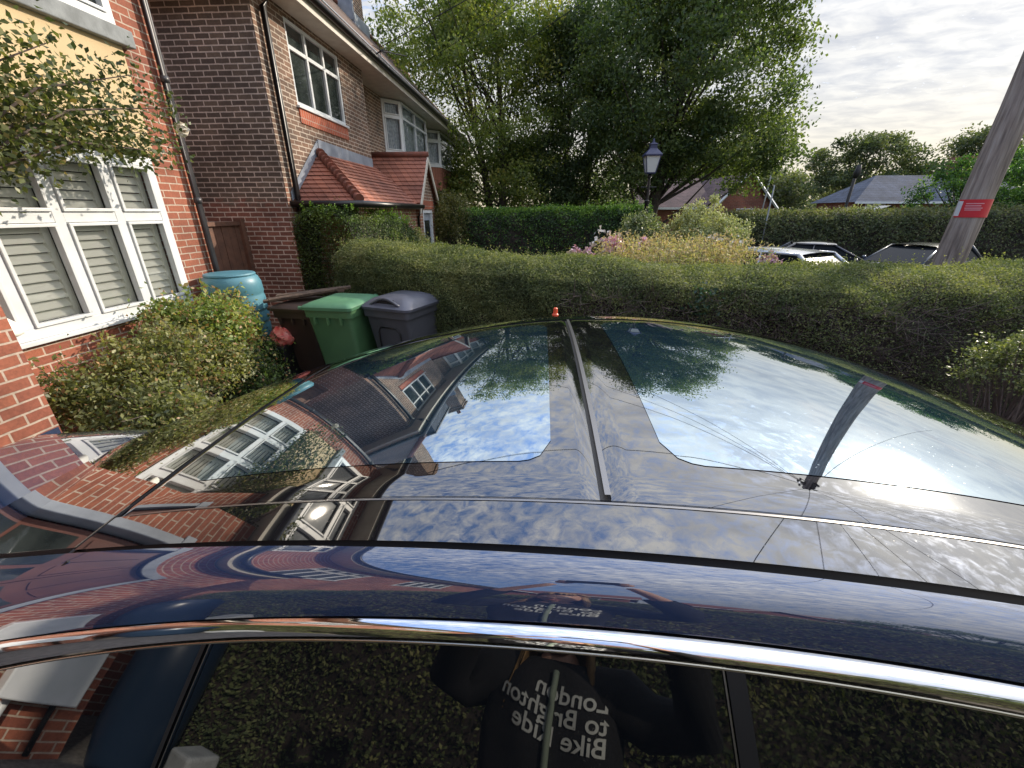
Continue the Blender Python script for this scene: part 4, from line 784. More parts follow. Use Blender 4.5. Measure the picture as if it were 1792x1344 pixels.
# ================================================================ far houses
h1 = thing('slate_roofed_house', (23, 30, 0), 'distant red brick house with blue-grey slate roof above the far hedge', 'house')
MB().box(19.9, 30.8, 30, 34, -.3, 2.62).build('wall', M['far_brick'], h1)
MB().quad((19.6, 29.6, 2.6), (31.2, 29.6, 2.6), (28.9, 32, 4.25), (22.0, 32, 4.25)).quad((19.6, 29.6, 2.6), (19.6, 34.4, 2.6), (22.0, 32, 4.25)).quad((31.2, 29.6, 2.6), (31.2, 34.4, 2.6), (28.9, 32, 4.25)).quad((19.6, 34.4, 2.6), (31.2, 34.4, 2.6), (28.9, 32, 4.25), (22.0, 32, 4.25)).build('roof', M['slate'], h1)
MB().box(19.6, 31.2, 29.56, 29.62, 2.5, 2.62).build('fascia', M['white'], h1)
MB().box(26.6, 27.6, 31.6, 32.5, 3.9, 5.3).build('chimney', M['far_brick'], h1)
FF = frame((0, 30, 0), (1, 0, 0), (0, -1, 0)); window(h1, FF, 20.5, 21.7, 1.6, 2.5, 3, None, n0=0.0, casement=False)
h2 = thing('gable_house', (9.5, 27, 0), 'distant red brick gabled house with white verge behind the dome-shaped shrub', 'house')
b_ = MB(); b_.quad((9.6, 26, -.3), (13.0, 26, -.3), (13.0, 26, 2.2), (11.3, 26, 4.0), (9.6, 26, 2.2)); b_.quad((5.8, 27, -.3), (9.6, 27, -.3), (9.6, 27, 2.3), (5.8, 27, 2.3)); b_.quad((13, 26, -.3), (13, 33, -.3), (13, 33, 2.2), (13, 26, 2.2)); b_.quad((9.6, 26, -.3), (9.6, 27, -.3), (9.6, 27, 2.2), (9.6, 26, 2.2)); b_.quad((5.8, 27, -.3), (5.8, 33, -.3), (5.8, 33, 2.3), (5.8, 27, 2.3)); b_.build('wall', M['far_brick'], h2)
b_ = MB(); b_.quad((11.3, 25.8, 4.06), (13.2, 25.8, 2.05), (13.2, 33, 2.05), (11.3, 33, 4.06)); b_.quad((11.3, 25.8, 4.06), (9.4, 25.8, 2.05), (9.4, 33, 2.05), (11.3, 33, 4.06)); b_.quad((5.6, 26.7, 2.25), (9.9, 26.7, 2.25), (9.9, 30, 4.0), (5.6, 30, 4.0)); b_.build('roof', M['plum_tile'], h2)
b_ = MB(); b_.tube([(11.3, 25.78, 4.05), (13.2, 25.78, 2.02)], .07, 4).tube([(11.3, 25.78, 4.05), (9.4, 25.78, 2.02)], .07, 4).box(5.6, 9.8, 26.64, 26.7, 2.15, 2.27); b_.build('verge', M['white'], h2)
window(h2, frame((0, 26, 0), (1, 0, 0), (0, -1, 0)), 10.9, 11.9, 1.9, 2.2, 2, None, n0=0, casement=False)
h3 = thing('shed', (15.6, 22, 0), 'pale pitched shed roof just showing over the far hedge', 'shed')
MB().quad((14.6, 22, 1.55), (16.2, 22, 2.3), (17.2, 25, 2.3), (15.6, 25, 1.55)).quad((16.2, 22, 2.3), (17.8, 22, 1.55), (18.8, 25, 1.55), (17.2, 25, 2.3)).build('roof', M['stone'], h3); MB().box(14.8, 17.6, 22.1, 25, -.3, 1.6).build('wall', M['gate'], h3)

# ================================================================ parked cars beyond the hedge
def small_car(loc, rz, paint, label, L=4.3, Wd=1.78, H=1.45, saloon=False, glassm='car_glass'):
    r = thing('parked_car', (0, 0, 0), label, 'car', 'cars parked beyond the hedge')
    hw = Wd/2
    def sec(x, w, z0, z1):
        return [(x, -w*.96, z0), (x, -w, z0+.18), (x, -w, z1-.16), (x, -w*.93, z1-.03), (x, -w*.7, z1), (x, w*.7, z1), (x, w*.93, z1-.03), (x, w, z1-.16), (x, w, z0+.18), (x, w*.96, z0)]
    st_ = [(-L/2, .78, .35, .62), (-L/2+.06, .88, .24, .72), (-L/2+.25, .95, .2, .80), (-L/2+1.15, 1, .2, .97), (-.3, 1, .2, 1.0), (L/2-.9, 1, .2, 1.02), (L/2-.25, .96, .22, 1.0 if saloon else 1.03), (L/2-.05, .9, .26, .92), (L/2, .82, .36, .82)]
    MB().loft([sec(x, hw*w, a, b) for x, w, a, b in st_]).build('body', M[paint], r, 'auto', out=True)
    a0, a1, a2, a3 = -L/2+1.05, -L/2+1.95, (L/2-1.35 if saloon else L/2-.75), (L/2-.55 if saloon else L/2-.12)
    zb, zt = .96, H
    def rg(x, w, z): return [(x, -w, z), (x, -w*.5, z+.03), (x, 0, z+.04), (x, w*.5, z+.03), (x, w, z)]
    b0 = [(a0, -hw*.86, zb), (a0, hw*.86, zb), (a3, hw*.86, zb), (a3, -hw*.86, zb)]; t0 = [(a1, -hw*.66, zt-.05), (a1, hw*.66, zt-.05), (a2, hw*.66, zt-.04), (a2, -hw*.66, zt-.04)]
    MB().add(b0+t0, [(0, 1, 5, 4), (1, 2, 6, 5), (2, 3, 7, 6), (3, 0, 4, 7), (4, 5, 6, 7), (3, 2, 1, 0)]).build('windows', M[glassm], r, out=True)
    rows = []
    for k in range(9):
        f = k/8; x = a1-.06+(a2-a1+.12)*f; zz_ = zt-.05+.055*math.sin(math.pi*min(1, .12+f*.8)); w = hw*.69; rows.append([(x, -w, zz_-.012), (x, -w*.9, zz_+.012), (x, -w*.5, zz_+.03), (x, 0, zz_+.035), (x, w*.5, zz_+.03), (x, w*.9, zz_+.012), (x, w, zz_-.012)])
    grid('roof', rows, M[paint], r)
    for s in (-1, 1):
        bs, ts = s*hw*.865, s*hw*.68; pp = MB()
        for (xa, xb, ra) in ((a0, a1, .035), (a3, a2, .045), ((a1+a2)/2+.05, (a1+a2)/2, .03)): pp.tube([(xa, bs, zb-.02), (xb, ts, zt-.04)], ra, 6)
        pp.tube([(a1, ts, zt-.04), (a2, ts, zt-.03)], .03, 6); pp.build('pillar', M[paint], r, True)
        MB().lathe((a0+.35, s*(hw+.08), 1.0), [(.03, -.06), (.08, -.03), (.085, .04), (.04, .08)], 12, .8, 1).build('mirror', M[paint], r, True)
        MB().box(-L/2+.02, -L/2+.22, s*hw*.58-.14, s*hw*.58+.14, .60, .72).build('headlight', M['chrome'], r, bevel=.03)
        MB().box(L/2-.16, L/2+.005, s*hw*.72-.10, s*hw*.72+.10, .70, .86).build('tail_light', mat('red_lens', (.4, .01, .01), .2), r, bevel=.02)
        for x in (-L/2+.85, L/2-.82):
            w_ = MB().tube([(x, s*(hw-.20), .32), (x, s*(hw+.005), .32)], .32, 24).build('wheel', M['tyre'], r, 'auto'); MB().tube([(x, s*(hw-.02), .32), (x, s*(hw+.012), .32)], .21, 20).build('rim', M['rim'], w_, 'auto')
    r.location = loc; r.rotation_euler = (0, 0, rz); return r
def carpaint(n, c): M[n] = mat(n, c, .25, .4, 1.0); return n
small_car((5.05, 10.6, -.22), R(-60), carpaint('silver_paint', (.52, .54, .57)), 'silver car with bright windscreen parked left of the others beyond the hedge')
small_car((8.9, 14.3, -.33), R(155), carpaint('black_paint', (.02, .02, .028)), 'black saloon parked between the silver car and the dark hatchback', saloon=True)
small_car((11.5, 14.0, -.36), R(24), carpaint('charcoal_paint', (.05, .055, .065)), 'dark hatchback just left of the telegraph pole and partly hidden by it')
small_car((5.3, 13.6, -.30), R(170), carpaint('white_paint', (.7, .72, .74)), 'pale car mostly hidden behind the dome-shaped shrub')

# ================================================================ behind the camera (seen in reflections)
hedge('garden_hedge', [(-4.0, -1.75, .35, 1.85), (-2.6, -2.05, .4, 1.85), (0, -2.35, .45, 1.9), (3, -2.6, .5, 1.9), (7, -3, .5, 1.9)], 'dark hedge mirrored in the side window glass behind the person', 2200, .04, LM_h, sprig=0)
mbx = MB().box(-3.30, -3.12, -.62, -.12, .42, .86).build('meter_box', M['white'], None, bevel=.015); tag(mbx, 'white meter box on the brick wall, mirrored at lower left', 'meter box')
MB().tube([(-3.25, -.22, .42), (-3.25, -.22, .05)], .028, 8).build('pipe', M['white'], mbx, True); MB().tube([(-3.26, -.52, .42), (-3.26, -.52, .05)], .022, 8).build('pipe', M['wire'], mbx, True)
wb2 = MB().lathe((-3.15, -1.15, 0), [(.26, 0), (.31, .3), (.32, .7), (.31, 1.1), (.25, 1.2), (.2, 1.3)], 28).build('water_barrel', mat('navy_plastic', (.012, .025, .05), .3), None, 'auto'); tag(wb2, 'dark navy barrel mirrored in the side window beside the meter box', 'barrel')
tag(MB().box(-2.75, -2.50, -1.45, -1.2, 0, .32).build('storage_box', M['stone'], None, bevel=.03), 'small grey box on the gravel, mirrored beside the dark barrel', 'box')
# houses behind, mirrored in the roof rail and the chrome
def back_house(x0, x1, y, label, gx):
    r = thing('detached_house', ((x0+x1)/2, y, 0), label, 'house', 'houses mirrored in the roof rail'); Fb = frame((0, y, 0), (-1, 0, 0), (0, 1, 0))
    hs = [(-x1+1.0, -x1+3.0, 3.2, 4.4), (-x0-3.2, -x0-1.0, 3.2, 4.4), (-x1+1.0, -x1+3.2, .9, 2.1)]
    mb_ = wall(MB(), Fb, -x1, -x0, 0, 5, holes=hs); mb_.quad((x0, y, 0), (x0, y-8, 0), (x0, y-8, 5), (x0, y, 5)).quad((x1, y, 0), (x1, y-8, 0), (x1, y-8, 5), (x1, y, 5))
    mb_.quad((gx-1.8, y+.6, 0), (gx+1.8, y+.6, 0), (gx+1.8, y+.6, 5), (gx, y+.6, 6.6), (gx-1.8, y+.6, 5)).quad((gx-1.8, y, 0), (gx-1.8, y+.6, 0), (gx-1.8, y+.6, 5), (gx-1.8, y, 5)).quad((gx+1.8, y, 0), (gx+1.8, y+.6, 0), (gx+1.8, y+.6, 5), (gx+1.8, y, 5)); mb_.build('wall', M['far_brick'], r)
    for h in hs: window(r, Fb, h[0], h[1], h[2], h[3], 3, h[3]-.35, casement=False)
    window(r, frame((0, y+.6, 0), (-1, 0, 0), (0, 1, 0)), -gx-1.0, -gx+1.0, 3.1, 4.3, 3, 3.95, n0=0, casement=False)
    MB().quad((x0-.4, y+.5, 4.9), (x1+.4, y+.5, 4.9), (x1+.4, y-4, 7.8), (x0-.4, y-4, 7.8)).quad((x0-.4, y-8.5, 4.9), (x1+.4, y-8.5, 4.9), (x1+.4, y-4, 7.8), (x0-.4, y-4, 7.8)).quad((gx-2.1, y+1, 4.8), (gx, y+1, 6.8), (gx, y-3, 6.8), (gx-2.1, y-1, 4.8)).quad((gx+2.1, y+1, 4.8), (gx, y+1, 6.8), (gx, y-3, 6.8), (gx+2.1, y-1, 4.8)).build('roof', M['ridge'], r)
    MB().box(x0-.4, x1+.4, y+.5, y+.55, 4.72, 4.92).tube([(gx-2.1, y+1.02, 4.75), (gx, y+1.02, 6.75), (gx+2.1, y+1.02, 4.75)], .09, 4).build('bargeboard', M['white'], r)
back_house(-9, 0, -13, 'red brick gabled house mirrored at the left of the dark roof rail', -5.5)
back_house(3, 12, -17, 'red brick house with orange roof mirrored in the chrome trim', 6)
tree('garden_tree', (9, -11, 0), 7, [(0, 0, 4.2, 3.2, 2.5, 2.6, 1)], 'broad tree mirrored as green in the right of the chrome trim', LM_t3, 12000, .16, 70, .2, clump=.7, seed=41)
tree('garden_tree', (15, -8, 0), 8, [(0, 0, 4.6, 3.6, 2.5, 3.0, 1)], 'dark tree mirrored at the far right end of the chrome trim', LM_t2, 12000, .16, 70, .2, clump=.7, seed=42)

# ================================================================ THE CAR under the camera
K = dict(Yc=1.0626, th=-.0814, xm=.3286, k2=.1782, k4=-.0058, tp=.0501, z0=1.6458, w4=.6499, w5=.5571, c=.098, k3=.0105, w2=.705, z2=.1009, k2L=.0078, m2=.0006, tp2=.0044, w1=.725, z1=.1162, k1L=.0346, m1=.008, tp1=.0184, tq=-.0014)
def prof(x):
    X = x-K['xm']; return K['z0']-K['k2']*X**2-K['k4']*X**4-K['k3']*X**3
def lat(x, k): X = x-K['xm']; return K['w5']-K['tp']*X**2-K['tq']*X**3 if k == 5 else K['w4']-K['tp']*X**2-K['tq']*X**3 if k == 4 else K['w%d' % k]-K['tp%d' % k]*X**2-K['tq']*X**3
def zlow(x, k): X = x-K['xm']; return prof(x)-K['z%d' % k]-K['k%dL' % k]*X**2-K['m%d' % k]*X
def wp(x, t, z): return (x, K['Yc']+K['th']*x+t, z)          # lateral t: negative is the camera side
def top(x, t, dz=0):
    return wp(x, t, prof(x)-K['c']*t*t+dz)
car = thing('car', (0.2, K['Yc'], 0), 'glossy blue-black car with black panoramic glass roof and chrome window trim, filling the foreground', 'car')
XF, XH, XD, XR = -1.95, -.90, .105, 2.25
def hx(t): return XH+.05*(t/.5)**2*(-.6)                       # header line bows slightly
def panel(name, m, xa, xb, ta, tb, nx=70, nt=40, dz=0, edge=.0, fn=None):
    fn = fn or top
    rows = []
    for i in range(nx+1):
        f = i/nx; row = []
        for j in range(nt+1):
            g_ = j/nt; x_ = (xa if not callable(xa) else 0); 
            xm_ = lambda t: (xa(t) if callable(xa) else xa)*(1-f)+(xb(t) if callable(xb) else xb)*f
            x0_ = xm_(0); t = ta(x0_)*(1-g_)+tb(x0_)*g_; x = xm_(t)
            d = dz
            if edge and (i in (0, nx) or j in (0, nt)): d -= edge
            row.append(fn(x, t, d))
        rows.append(row)
    return grid(name, rows, m, car, True, flip=True)
W5 = lambda x: lat(x, 5); W4 = lambda x: lat(x, 4)
# glass roof: two panels either side of the cross strip, and the pale blind showing through
g1 = panel('front_glass_panel', M['roof_glass'], lambda t: hx(t)+.008, XD-.008, lambda x: -W5(x)+.002, lambda x: W5(x)-.002, edge=.004)
g2 = panel('rear_glass_panel', M['roof_glass'], XD+.008, XR-.3, lambda x: -W5(x)+.002, lambda x: W5(x)-.002, nx=90, edge=.004)
def rrect(x0, x1, t0, t1, r):
    """inset rounded rectangle as a grid that follows the glass, 1.2 mm proud"""
    n = 44; rows = []
    for i in range(n+1):
        x = x0+(x1-x0)*i/n; e = min(x-x0, x1-x); ins = 0 if e > r else r-math.sqrt(max(0, r*r-(r-e)**2)); rows.append([top(x, (t0(x)+ins)*(1-j/30)+(t1(x)-ins)*j/30, .0012) for j in range(31)])
    return rows
grid('sun_blind', rrect(-.80, XD-.080, lambda x: -W5(x)+.085, lambda x: W5(x)-.10, .06), M['blind'], g1, True, True)
grid('sun_blind', rrect(XD+.11, 1.04, lambda x: -W5(x)+.09, lambda x: W5(x)-.10, .06), M['blind'], g2, True, True)
panel('cross_strip', M['seal'], XD-.009, XD+.011, lambda x: -W5(x), lambda x: W5(x), nx=4, dz=-.006)
panel('strip_trim', M['steel'], XD-.001, XD+.008, lambda x: -W5(x)+.01, lambda x: W5(x)-.01, nx=4, dz=.0015)
ws = panel('windscreen', M['roof_glass'], XF, lambda t: hx(t)-.008, lambda x: -W4(x)+.012, lambda x: W4(x)-.012, nx=60)
# header seam
rows = [[top(hx(t)+dx, t, -.008+abs(dx)*.6) for dx in (-.009, 0, .009)] for t in np.linspace(-.60, .60, 40)]
grid('header_seal', rows, M['seal'], car)
for s, nm in ((-1, ''), (1, '')):
    a = (lambda x, s=s: s*W5(x)) if s < 0 else (lambda x, s=s: W5(x)+.004); b_ = (lambda x, s=s: s*(W5(x)+.004))
    lo, hi = sorted((1, 2))
    if s < 0: panel('roof_side_strip', M['roof_glass'], lambda t: hx(t)+.006, XR-.3, lambda x: -W4(x)+.006, lambda x: -W5(x)-.004, nt=10)
    else: panel('roof_side_strip', M['roof_glass'], lambda t: hx(t)+.006, XR-.3, lambda x: W5(x)+.004, lambda x: W4(x)-.006, nt=10)
xs_ = np.linspace(XF, XR, 130)
def rail(s):
    seam = [[top(x, s*(W5(x)+d), -.006+dz) for d, dz in ((-.003, .003), (0, -.004), (.004, .003))] for x in xs_[xs_ > XH]]
    grid('glass_seal', seam if s < 0 else seam, M['seal'], car)
    if s < 0:
        seam = [[top(x, s*(W5(x)+d), .001) for d in (.005, .009)] for x in xs_[xs_ > XH]]; grid('seal_trim', seam, M['steel'], car)
    gr = [[top(x, s*(W4(x)+d), dz) for d, dz in ((-.007, 0.0), (-.006, -.014), (.006, -.016), (.008, -.001))] for x in xs_]
    grid('roof_groove', gr, M['seal'], car)
    rows = []; chr_ = []; gls = []; sea = []
    for x in xs_:
        w4, w2, w1 = W4(x)+.007, lat(x, 2), lat(x, 1); w2 = max(w2, w4+.03); w1 = max(w1, w2+.012)
        z4 = prof(x)-K['c']*w4*w4; z2 = min(zlow(x, 2), z4-.03); z1 = min(zlow(x, 1), z2-.008)
        cx_, cz_ = w4+(w2-w4)*.80, z4-.004
        r_ = []
        for k in range(19):
            f = k/18; t = (1-f)**2*w4+2*f*(1-f)*cx_+f*f*w2; z = (1-f)**2*z4+2*f*(1-f)*cz_+f*f*z2; r_.append(wp(x, s*t, z))
        rows.append(r_); c_ = []
        for k in range(9):
            f = k/8; cx2, cz2 = w2+(w1-w2)*.75+.001, z2-(z2-z1)*.25+.002; t = (1-f)**2*(w2+.001)+2*f*(1-f)*cx2+f*f*w1; z = (1-f)**2*(z2-.003)+2*f*(1-f)*cz2+f*f*z1; c_.append(wp(x, s*t, z))
        chr_.append(c_); q = []
        for k in range(15):
            f = k/14; q.append(wp(x, s*(w1-.004+.235*f-.05*f*f), z1-.008-.40*f))
        gls.append(q); sea.append([wp(x, s*(w2-.001), z2+.001), wp(x, s*(w2-.003), z2-.006), wp(x, s*(w2+.002), z2-.003)])
    grid('roof_rail', rows, M['paint'], car, True, s > 0); grid('chrome_trim', chr_, M['chrome'], car, True, s > 0); grid('trim_seal', sea, M['seal'], car, False)
    sg_ = grid('side_window', gls, M['side_glass'], car, True, s > 0)
    lip = MB().tube([(Vector(q[0])+Vector((0, s*.002, -.002))) for q in gls], .0028, 6, False).build('chrome_lip', mat('dull_chrome', (.45, .42, .34), .25, 1), car, True)
    return gls
gl = rail(-1); rail(1)
# pillars on the near side glass
def pillar(xa, xb, w, m, fb=.5):
    def G(x, f):
        w2 = max(lat(x, 2), W4(x)+.037); w1 = max(lat(x, 1), w2+.012); z4 = prof(x)-K['c']*(W4(x)+.007)**2; z1 = min(zlow(x, 1), min(zlow(x, 2), z4-.03)-.008)
        return wp(x, -(w1-.004+.235*f-.05*f*f)-.003, z1-.008-.40*f+.001)
    rows = [[G(xa+(xb-xa)*f/fb+d, f) for d in (-w/2, w/2)] for f in np.linspace(0, .98, 16)]
    return grid('window_pillar', rows, m, car, True)
pillar(-.50, -.60, .009, M['seal']); pillar(-.488, -.588, .0022, M['steel']); pillar(.232, .262, .020, M['black_plastic']); pillar(.219, .249, .002, M['steel'])
# shut line on the roof side and small triangle mark
MB().tube([top(-.90, -.60, .001), wp(-.98, -.66, zlow(-.98, 2)+.035), wp(-1.10, -.705, zlow(-1.10, 2)+.006)], .0035, 5).build('shut_line', M['seal'], car)
tr_ = [(.655, -.637), (.70, -.633), (.70, -.655), (.655, -.637)]
MB().tube([top(x, t, .0008) for x, t in ((.60, -.625), (.72, -.630), (.72, -.648), (.645, -.652), (.60, -.625))], .0012, 5).build('arrow_mark', M['seal'], car)
# bonnet, body sides, tail, wheels
def bl(rows, name, m, flip=False): return grid(name, rows, M[m], car, True, flip)
zb_ = prof(XF); rows = []
for i in range(25):
    f = i/24; x = XF-.02-.98*f; zc = zb_-.02-.10*f-.38*max(0, f-.8)**1.2*5*.5; hw = .78-.10*f**3; rows.append([wp(x, hw*t, zc-.06*t*t-.25*abs(t)**8) for t in np.linspace(-1, 1, 31)])
bl(rows, 'bonnet', 'paint', True)
for s in (-1, 1):
    rows = []
    for x in np.linspace(XF-.9, XR+.15, 60):
        ex = max(0, (abs(x-.0)-2.2))*.35; i = int(np.argmin(abs(xs_-x))); xx = min(max(x, XF), XR); base_z = zlow(xx, 1)-.41 if x > XF else zb_-.16; base_z = min(.92, max(base_z, .62)) if x > -1.0 else .62; 
        rows.append([wp(x, s*(.885+.0-ex), base_z), wp(x, s*(.925-ex), base_z-.03), wp(x, s*(.935-ex), .72), wp(x, s*(.93-ex), .45), wp(x, s*(.88-ex), .22)])
    bl(rows, 'body_side', 'paint', s > 0)
rows = [[wp(XR+.0+.35*f+.02, t*(.86), prof(XR)*(1-f)+.45*f-.05*t*t) for t in np.linspace(-1, 1, 21)] for f in np.linspace(0, 1, 12)]
bl(rows, 'tailgate', 'paint', True)
rows = [[top(x, t, 0) for t in np.linspace(-W4(x)+.01, W4(x)-.01, 20)] for x in np.linspace(XR-.29, XR+.02, 10)]; bl(rows, 'rear_window', 'roof_glass', True)
bl([[wp(XF-1.0+.0, t*.72, z) for t in np.linspace(-1, 1, 11)] for z in (.78, .6, .3)], 'front_bumper', 'paint')
for x in (-2.1, 1.7):
    for s in (-1, 1):
        y = K['Yc']+K['th']*x+s*.90; w_ = MB().tube([(x, y-s*.20, .34), (x, y, .34)], .34, 30).build('wheel', M['tyre'], car, 'auto'); MB().tube([(x, y-s*.02, .34), (x, y+s*.006, .34)], .24, 24).build('rim', M['rim'], w_, 'auto')

# ================================================================ the person holding the phone
PX0, PY0, UP = -.10, -.40, .165
pe = thing('person', (PX0, PY0, 0), 'person in black T-shirt with white lettering, holding up a phone, mirrored in the side window', 'person')
def skinned(name, verts, edges, m, parent, sub=2, root=0):
    me = bpy.data.meshes.new(name); me.from_pydata([v[:3] for v in verts], edges, []); o = bpy.data.objects.new(name, me); col.objects.link(o)
    sk = o.modifiers.new('s', 'SKIN'); sk.use_smooth_shade = True; sb = o.modifiers.new('d', 'SUBSURF'); sb.levels = sub; sb.render_levels = sub
    if not me.skin_vertices: me.attributes  # layer is made by the modifier's data
    if len(me.skin_vertices) == 0:
        bpy.context.view_layer.objects.active = o; o.select_set(True)
        bpy.ops.mesh.customdata_skin_add(); o.select_set(False)
    for i, v in enumerate(verts):
        d = me.skin_vertices[0].data[i]; r = v[3]; d.radius = r if isinstance(r, tuple) else (r, r); d.use_root = (i == root)
    dg = bpy.context.evaluated_depsgraph_get(); ev = o.evaluated_get(dg); nm = bpy.data.meshes.new_from_object(ev)
    bpy.data.objects.remove(o); nm.name = name; nm.materials.clear(); q = link(name, nm, m, parent); nm.polygons.foreach_set('use_smooth', [True]*len(nm.polygons)); return q
X0, Y0 = PX0, PY0
HT = 1.58  # crown of the head, below the phone
V = [(X0, Y0, .88, (.15, .11)), (X0, Y0, 1.02, (.135, .10)), (X0, Y0, 1.18, (.15, .11)), (X0, Y0, 1.29, (.13, .09)), (X0, Y0, 1.36, .055), (X0, Y0+.015, 1.43, .05)]
E_ = [(0, 1), (1, 2), (2, 3), (3, 4), (4, 5)]
for s in (-1, 1):
    n = len(V); V += [(X0+s*.17, Y0, 1.33, .055), (X0+s*.26, Y0+.03, 1.29, .045), (X0*.7+s*.34, Y0+.08, 1.30, .040), (X0*.4+s*.25, Y0+.22, 1.52, .032), (s*.13, Y0+.33, 1.70, .024), (s*.105, Y0+.345, 1.755, (.018, .028))]
    E_ += [(3, n)]+[(n+k, n+k+1) for k in range(5)]
    n = len(V); V += [(X0+s*.09, Y0, .80, .085), (X0+s*.10, Y0+.01, .46, .055), (X0+s*.105, Y0-.02, .10, .038), (X0+s*.11, Y0+.02, .04, .035), (X0+s*.12, Y0+.14, .03, .03)]; E_ += [(0, n)]+[(n+k, n+k+1) for k in range(4)]
skinned('body', V, E_, M['skin'], pe)
hd_ = MB(); hr = []
for i in range(17):
    f = i/16; z = 1.40+.225*f; pr1 = math.sin(math.pi*min(1, max(0, .10+.86*f)))**.55; hr.append([(X0+.074*pr1*math.cos(a)*(1 if f > .3 else .82), Y0+.02+.094*pr1*math.sin(a)+(.008*math.exp(-((f-.42)/.08)**2)*(1 if math.sin(a) > .93 else 0)*2.2), z) for a in np.linspace(0, 2*math.pi, 24, endpoint=False)])
hd = hd_.loft(hr).build('head', M['skin'], pe, True)
fc = MB()
fc.lathe((X0, Y0+.118, 1.488), [(.004, .035), (.009, .012), (.013, -.004), (.008, -.014)], 10); fc.build('nose', M['skin'], hd, True)
for s in (-1, 1):
    MB().lathe((X0+s*.030, Y0+.100, 1.512), [(.004, -.009), (.011, -.004), (.012, 0), (.011, .004), (.004, .009)], 12).build('eye', M['white'], hd, True); MB().lathe((X0+s*.078, Y0+.015, 1.495), [(.004, -.03), (.010, -.015), (.013, .01), (.006, .03)], 10).build('ear', M['skin'], hd, True)
MB().tube([(X0-.022, Y0+.106, 1.45), (X0, Y0+.112, 1.448), (X0+.022, Y0+.106, 1.45)], .005, 8).build('mouth', mat('lips', (.5, .16, .14), .4), hd, True)
hs_ = MB()
for k in range(230):
    a = rng.uniform(math.pi*.92, math.pi*2.08); r0 = .080; zt_ = rng.uniform(1.53, 1.63); c_ = math.sqrt(max(.05, 1-((zt_-1.52)/.115)**2)); p0 = Vector((X0+.076*c_*math.cos(a), Y0+.02+.095*c_*math.sin(a), zt_)); ln = rng.uniform(1.16, 1.30); p2 = Vector((X0+.125*math.cos(a), Y0+.02+.10*math.sin(a)*.8+(.07 if abs(math.cos(a)) > .8 else 0), ln)); hs_.tube([p0, Vector((X0+.092*math.cos(a), Y0+.02+.11*math.sin(a), 1.45)), p2], [.011, .010, .003], 5)
for k in range(40):
    a = rng.uniform(0, 2*math.pi); hs_.tube([Vector((X0, Y0+.03, 1.635)), Vector((X0+.06*math.cos(a), Y0+.02+.075*math.sin(a), 1.615)), Vector((X0+.082*math.cos(a), Y0+.01+.095*math.sin(a), 1.565))], .013, 5)
hs_.build('hair', M['hair'], pe, True)
# T-shirt as a loose shell whose front is known, so the lettering can follow it
TS = [(.84, .19, .135), (.95, .185, .13), (1.08, .185, .135), (1.20, .20, .14), (1.29, .195, .125), (1.35, .15, .10), (1.385, .085, .075)]
def tsr(z): return np.interp(z, [a[0] for a in TS], [a[1] for a in TS]), np.interp(z, [a[0] for a in TS], [a[2] for a in TS])
def tfront(x, z):
    rx, ry = tsr(z); return Y0+ry*(max(0, 1-abs((x-X0)/rx)**2.6))**(1/2.6)+.006*math.sin(x*38+z*11)
rr2 = []
for z in np.linspace(.84, 1.385, 26):
    rx, ry = tsr(z); ring_ = []
    for a in np.linspace(0, 2*math.pi, 64, endpoint=False):
        ca, sa = math.cos(a), math.sin(a); x = rx*math.copysign(abs(ca)**(2/2.6), ca); y = ry*math.copysign(abs(sa)**(2/2.6), sa)
        ring_.append((X0+x, Y0+y+(.006*math.sin((X0+x)*38+z*11) if sa > 0 else 0), z))
    rr2.append(ring_)
ts = MB().loft(rr2, True, False)
for s in (-1, 1): ts.tube([(X0+s*.12, Y0, 1.31), (X0+s*.20, Y0+.01, 1.32), (X0+s*.27, Y0+.035, 1.285), (X0*.7+s*.345, Y0+.085, 1.30), (X0*.5+s*.30, Y0+.16, 1.42), (X0*.3+s*.21, Y0+.25, 1.57)], [.085, .080, .070, .065, .055, .045], 16, False)
sh = ts.build('t_shirt', M['black_cloth'], pe, True)
skinned('trousers', [(X0, Y0, .92, (.185, .135)), (X0-.1, Y0, .78, .105), (X0-.105, Y0+.01, .46, .08), (X0-.11, Y0-.01, .09, .07), (X0+.1, Y0, .78, .105), (X0+.105, Y0+.01, .46, .08), (X0+.11, Y0-.01, .09, .07)], [(0, 1), (1, 2), (2, 3), (0, 4), (4, 5), (5, 6)], M['denim'], pe)
def lettering(txt, x, z, size):
    cu = bpy.data.curves.new('t', 'FONT'); cu.body = txt; cu.size = size; cu.align_x = 'LEFT'; cu.offset = .0009; o = bpy.data.objects.new('t', cu); col.objects.link(o)
    dg = bpy.context.evaluated_depsgraph_get(); me = bpy.data.meshes.new_from_object(o.evaluated_get(dg)); bpy.data.objects.remove(o); me.name = 'lettering'
    bm = bmesh.new(); bm.from_mesh(me); bmesh.ops.subdivide_edges(bm, edges=[e for e in bm.edges if e.calc_length() > .02], cuts=2); 
    for v in bm.verts:
        s = v.co.x; xx = X0+x-s; zz_ = z+v.co.y/1.1+.28*max(0, s-.13)     # reader's left is the wearer's right (-x is reader's right)
        v.co = Vector((xx, tfront(xx, zz_)+.004, zz_))
    bm.to_mesh(me); bm.free(); return link('lettering', me, M['print'], sh)
TX, TZ, TSZ = .160, 1.290, .064
for i, l in enumerate(('London', 'to Brighton', 'Bike Ride')): lettering(l, TX, TZ-i*.047, TSZ)
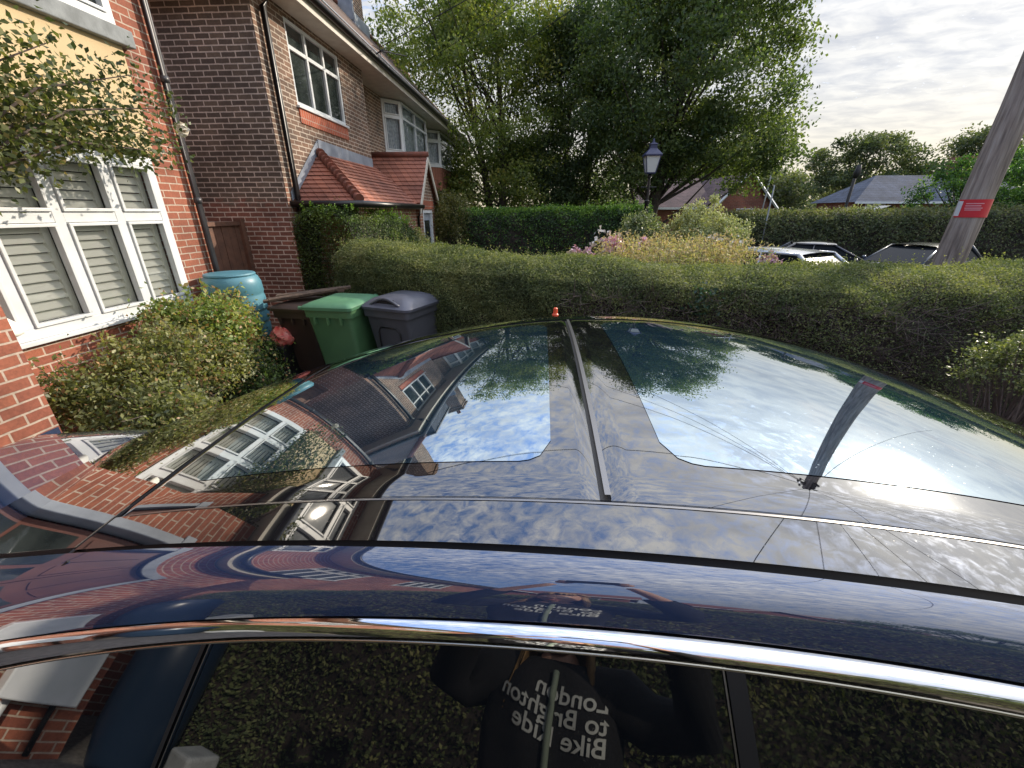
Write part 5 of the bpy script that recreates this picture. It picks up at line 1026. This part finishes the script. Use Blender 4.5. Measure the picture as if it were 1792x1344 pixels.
MB().tube([(X0+.010+.03*(1.37-z), tfront(X0+.010, z)+.006, z) for z in np.linspace(.86, 1.36, 20)], .009, 8).build('shirt_trim', mat('pale_green_trim', (.22, .27, .21), .7), pe, True)
def stretch(o):
    me = o.data
    if me is not None:
        n = len(me.vertices); a = np.empty(n*3); me.vertices.foreach_get('co', a); a = a.reshape(-1, 3); a[:, 2] *= 1.10; me.vertices.foreach_set('co', a.ravel()); me.update()
    for c_ in o.children: stretch(c_)
bpy.context.view_layer.update()
for o in list(pe.children): stretch(o)
# hands round the phone
ax = Vector((-math.sin(R(4))*math.cos(R(22.8)), math.cos(R(4))*math.cos(R(22.8)), -math.sin(R(22.8)))); rt = Vector((math.cos(R(4)), math.sin(R(4)), 0)); upv = rt.cross(ax)
pc = Vector((0, 0, 2.0))-ax*.016
ph = MB(); vs = [pc+rt*a+upv*b+ax*c for c in (-.004, .004) for a, b in ((-.078, -.037), (.078, -.037), (.078, .037), (-.078, .037))]
ph.add(vs, [(3, 2, 1, 0), (4, 5, 6, 7), (0, 1, 5, 4), (1, 2, 6, 5), (2, 3, 7, 6), (3, 0, 4, 7)]); pho = ph.build('mobile_phone', M['black_plastic'], None, bevel=.003); tag(pho, 'black mobile phone held up in both hands', 'phone')
for s in (-1, 1):
    hp_ = MB(); base = pc+rt*(s*.090)-upv*.055-ax*.02
    hnd = [tuple(base)+((.020, .012),), tuple(base+upv*.04)+((.03, .013),), tuple(base+upv*.075)+((.026, .011),)]
    ed = [(0, 1), (1, 2)]
    skinned('hand', hnd, ed, M['skin'], pe)
    fg = MB()
    for k, ln in enumerate((.030, .034, .031, .024)):
        b0 = base+upv*(.028+.017*k)+rt*(s*.004); fg.tube([b0, b0+rt*(s*.004)+ax*.018, b0-rt*(s*.016)+ax*.014, b0-rt*(s*ln)+ax*.008], [.009, .0085, .008, .006], 8)
    fg.tube([base+upv*.0, base-rt*(s*.018)+upv*.02-ax*.006, base-rt*(s*.04)+upv*.045-ax*.008], [.012, .010, .008], 8); fg.build('fingers', M['skin'], pe, True)
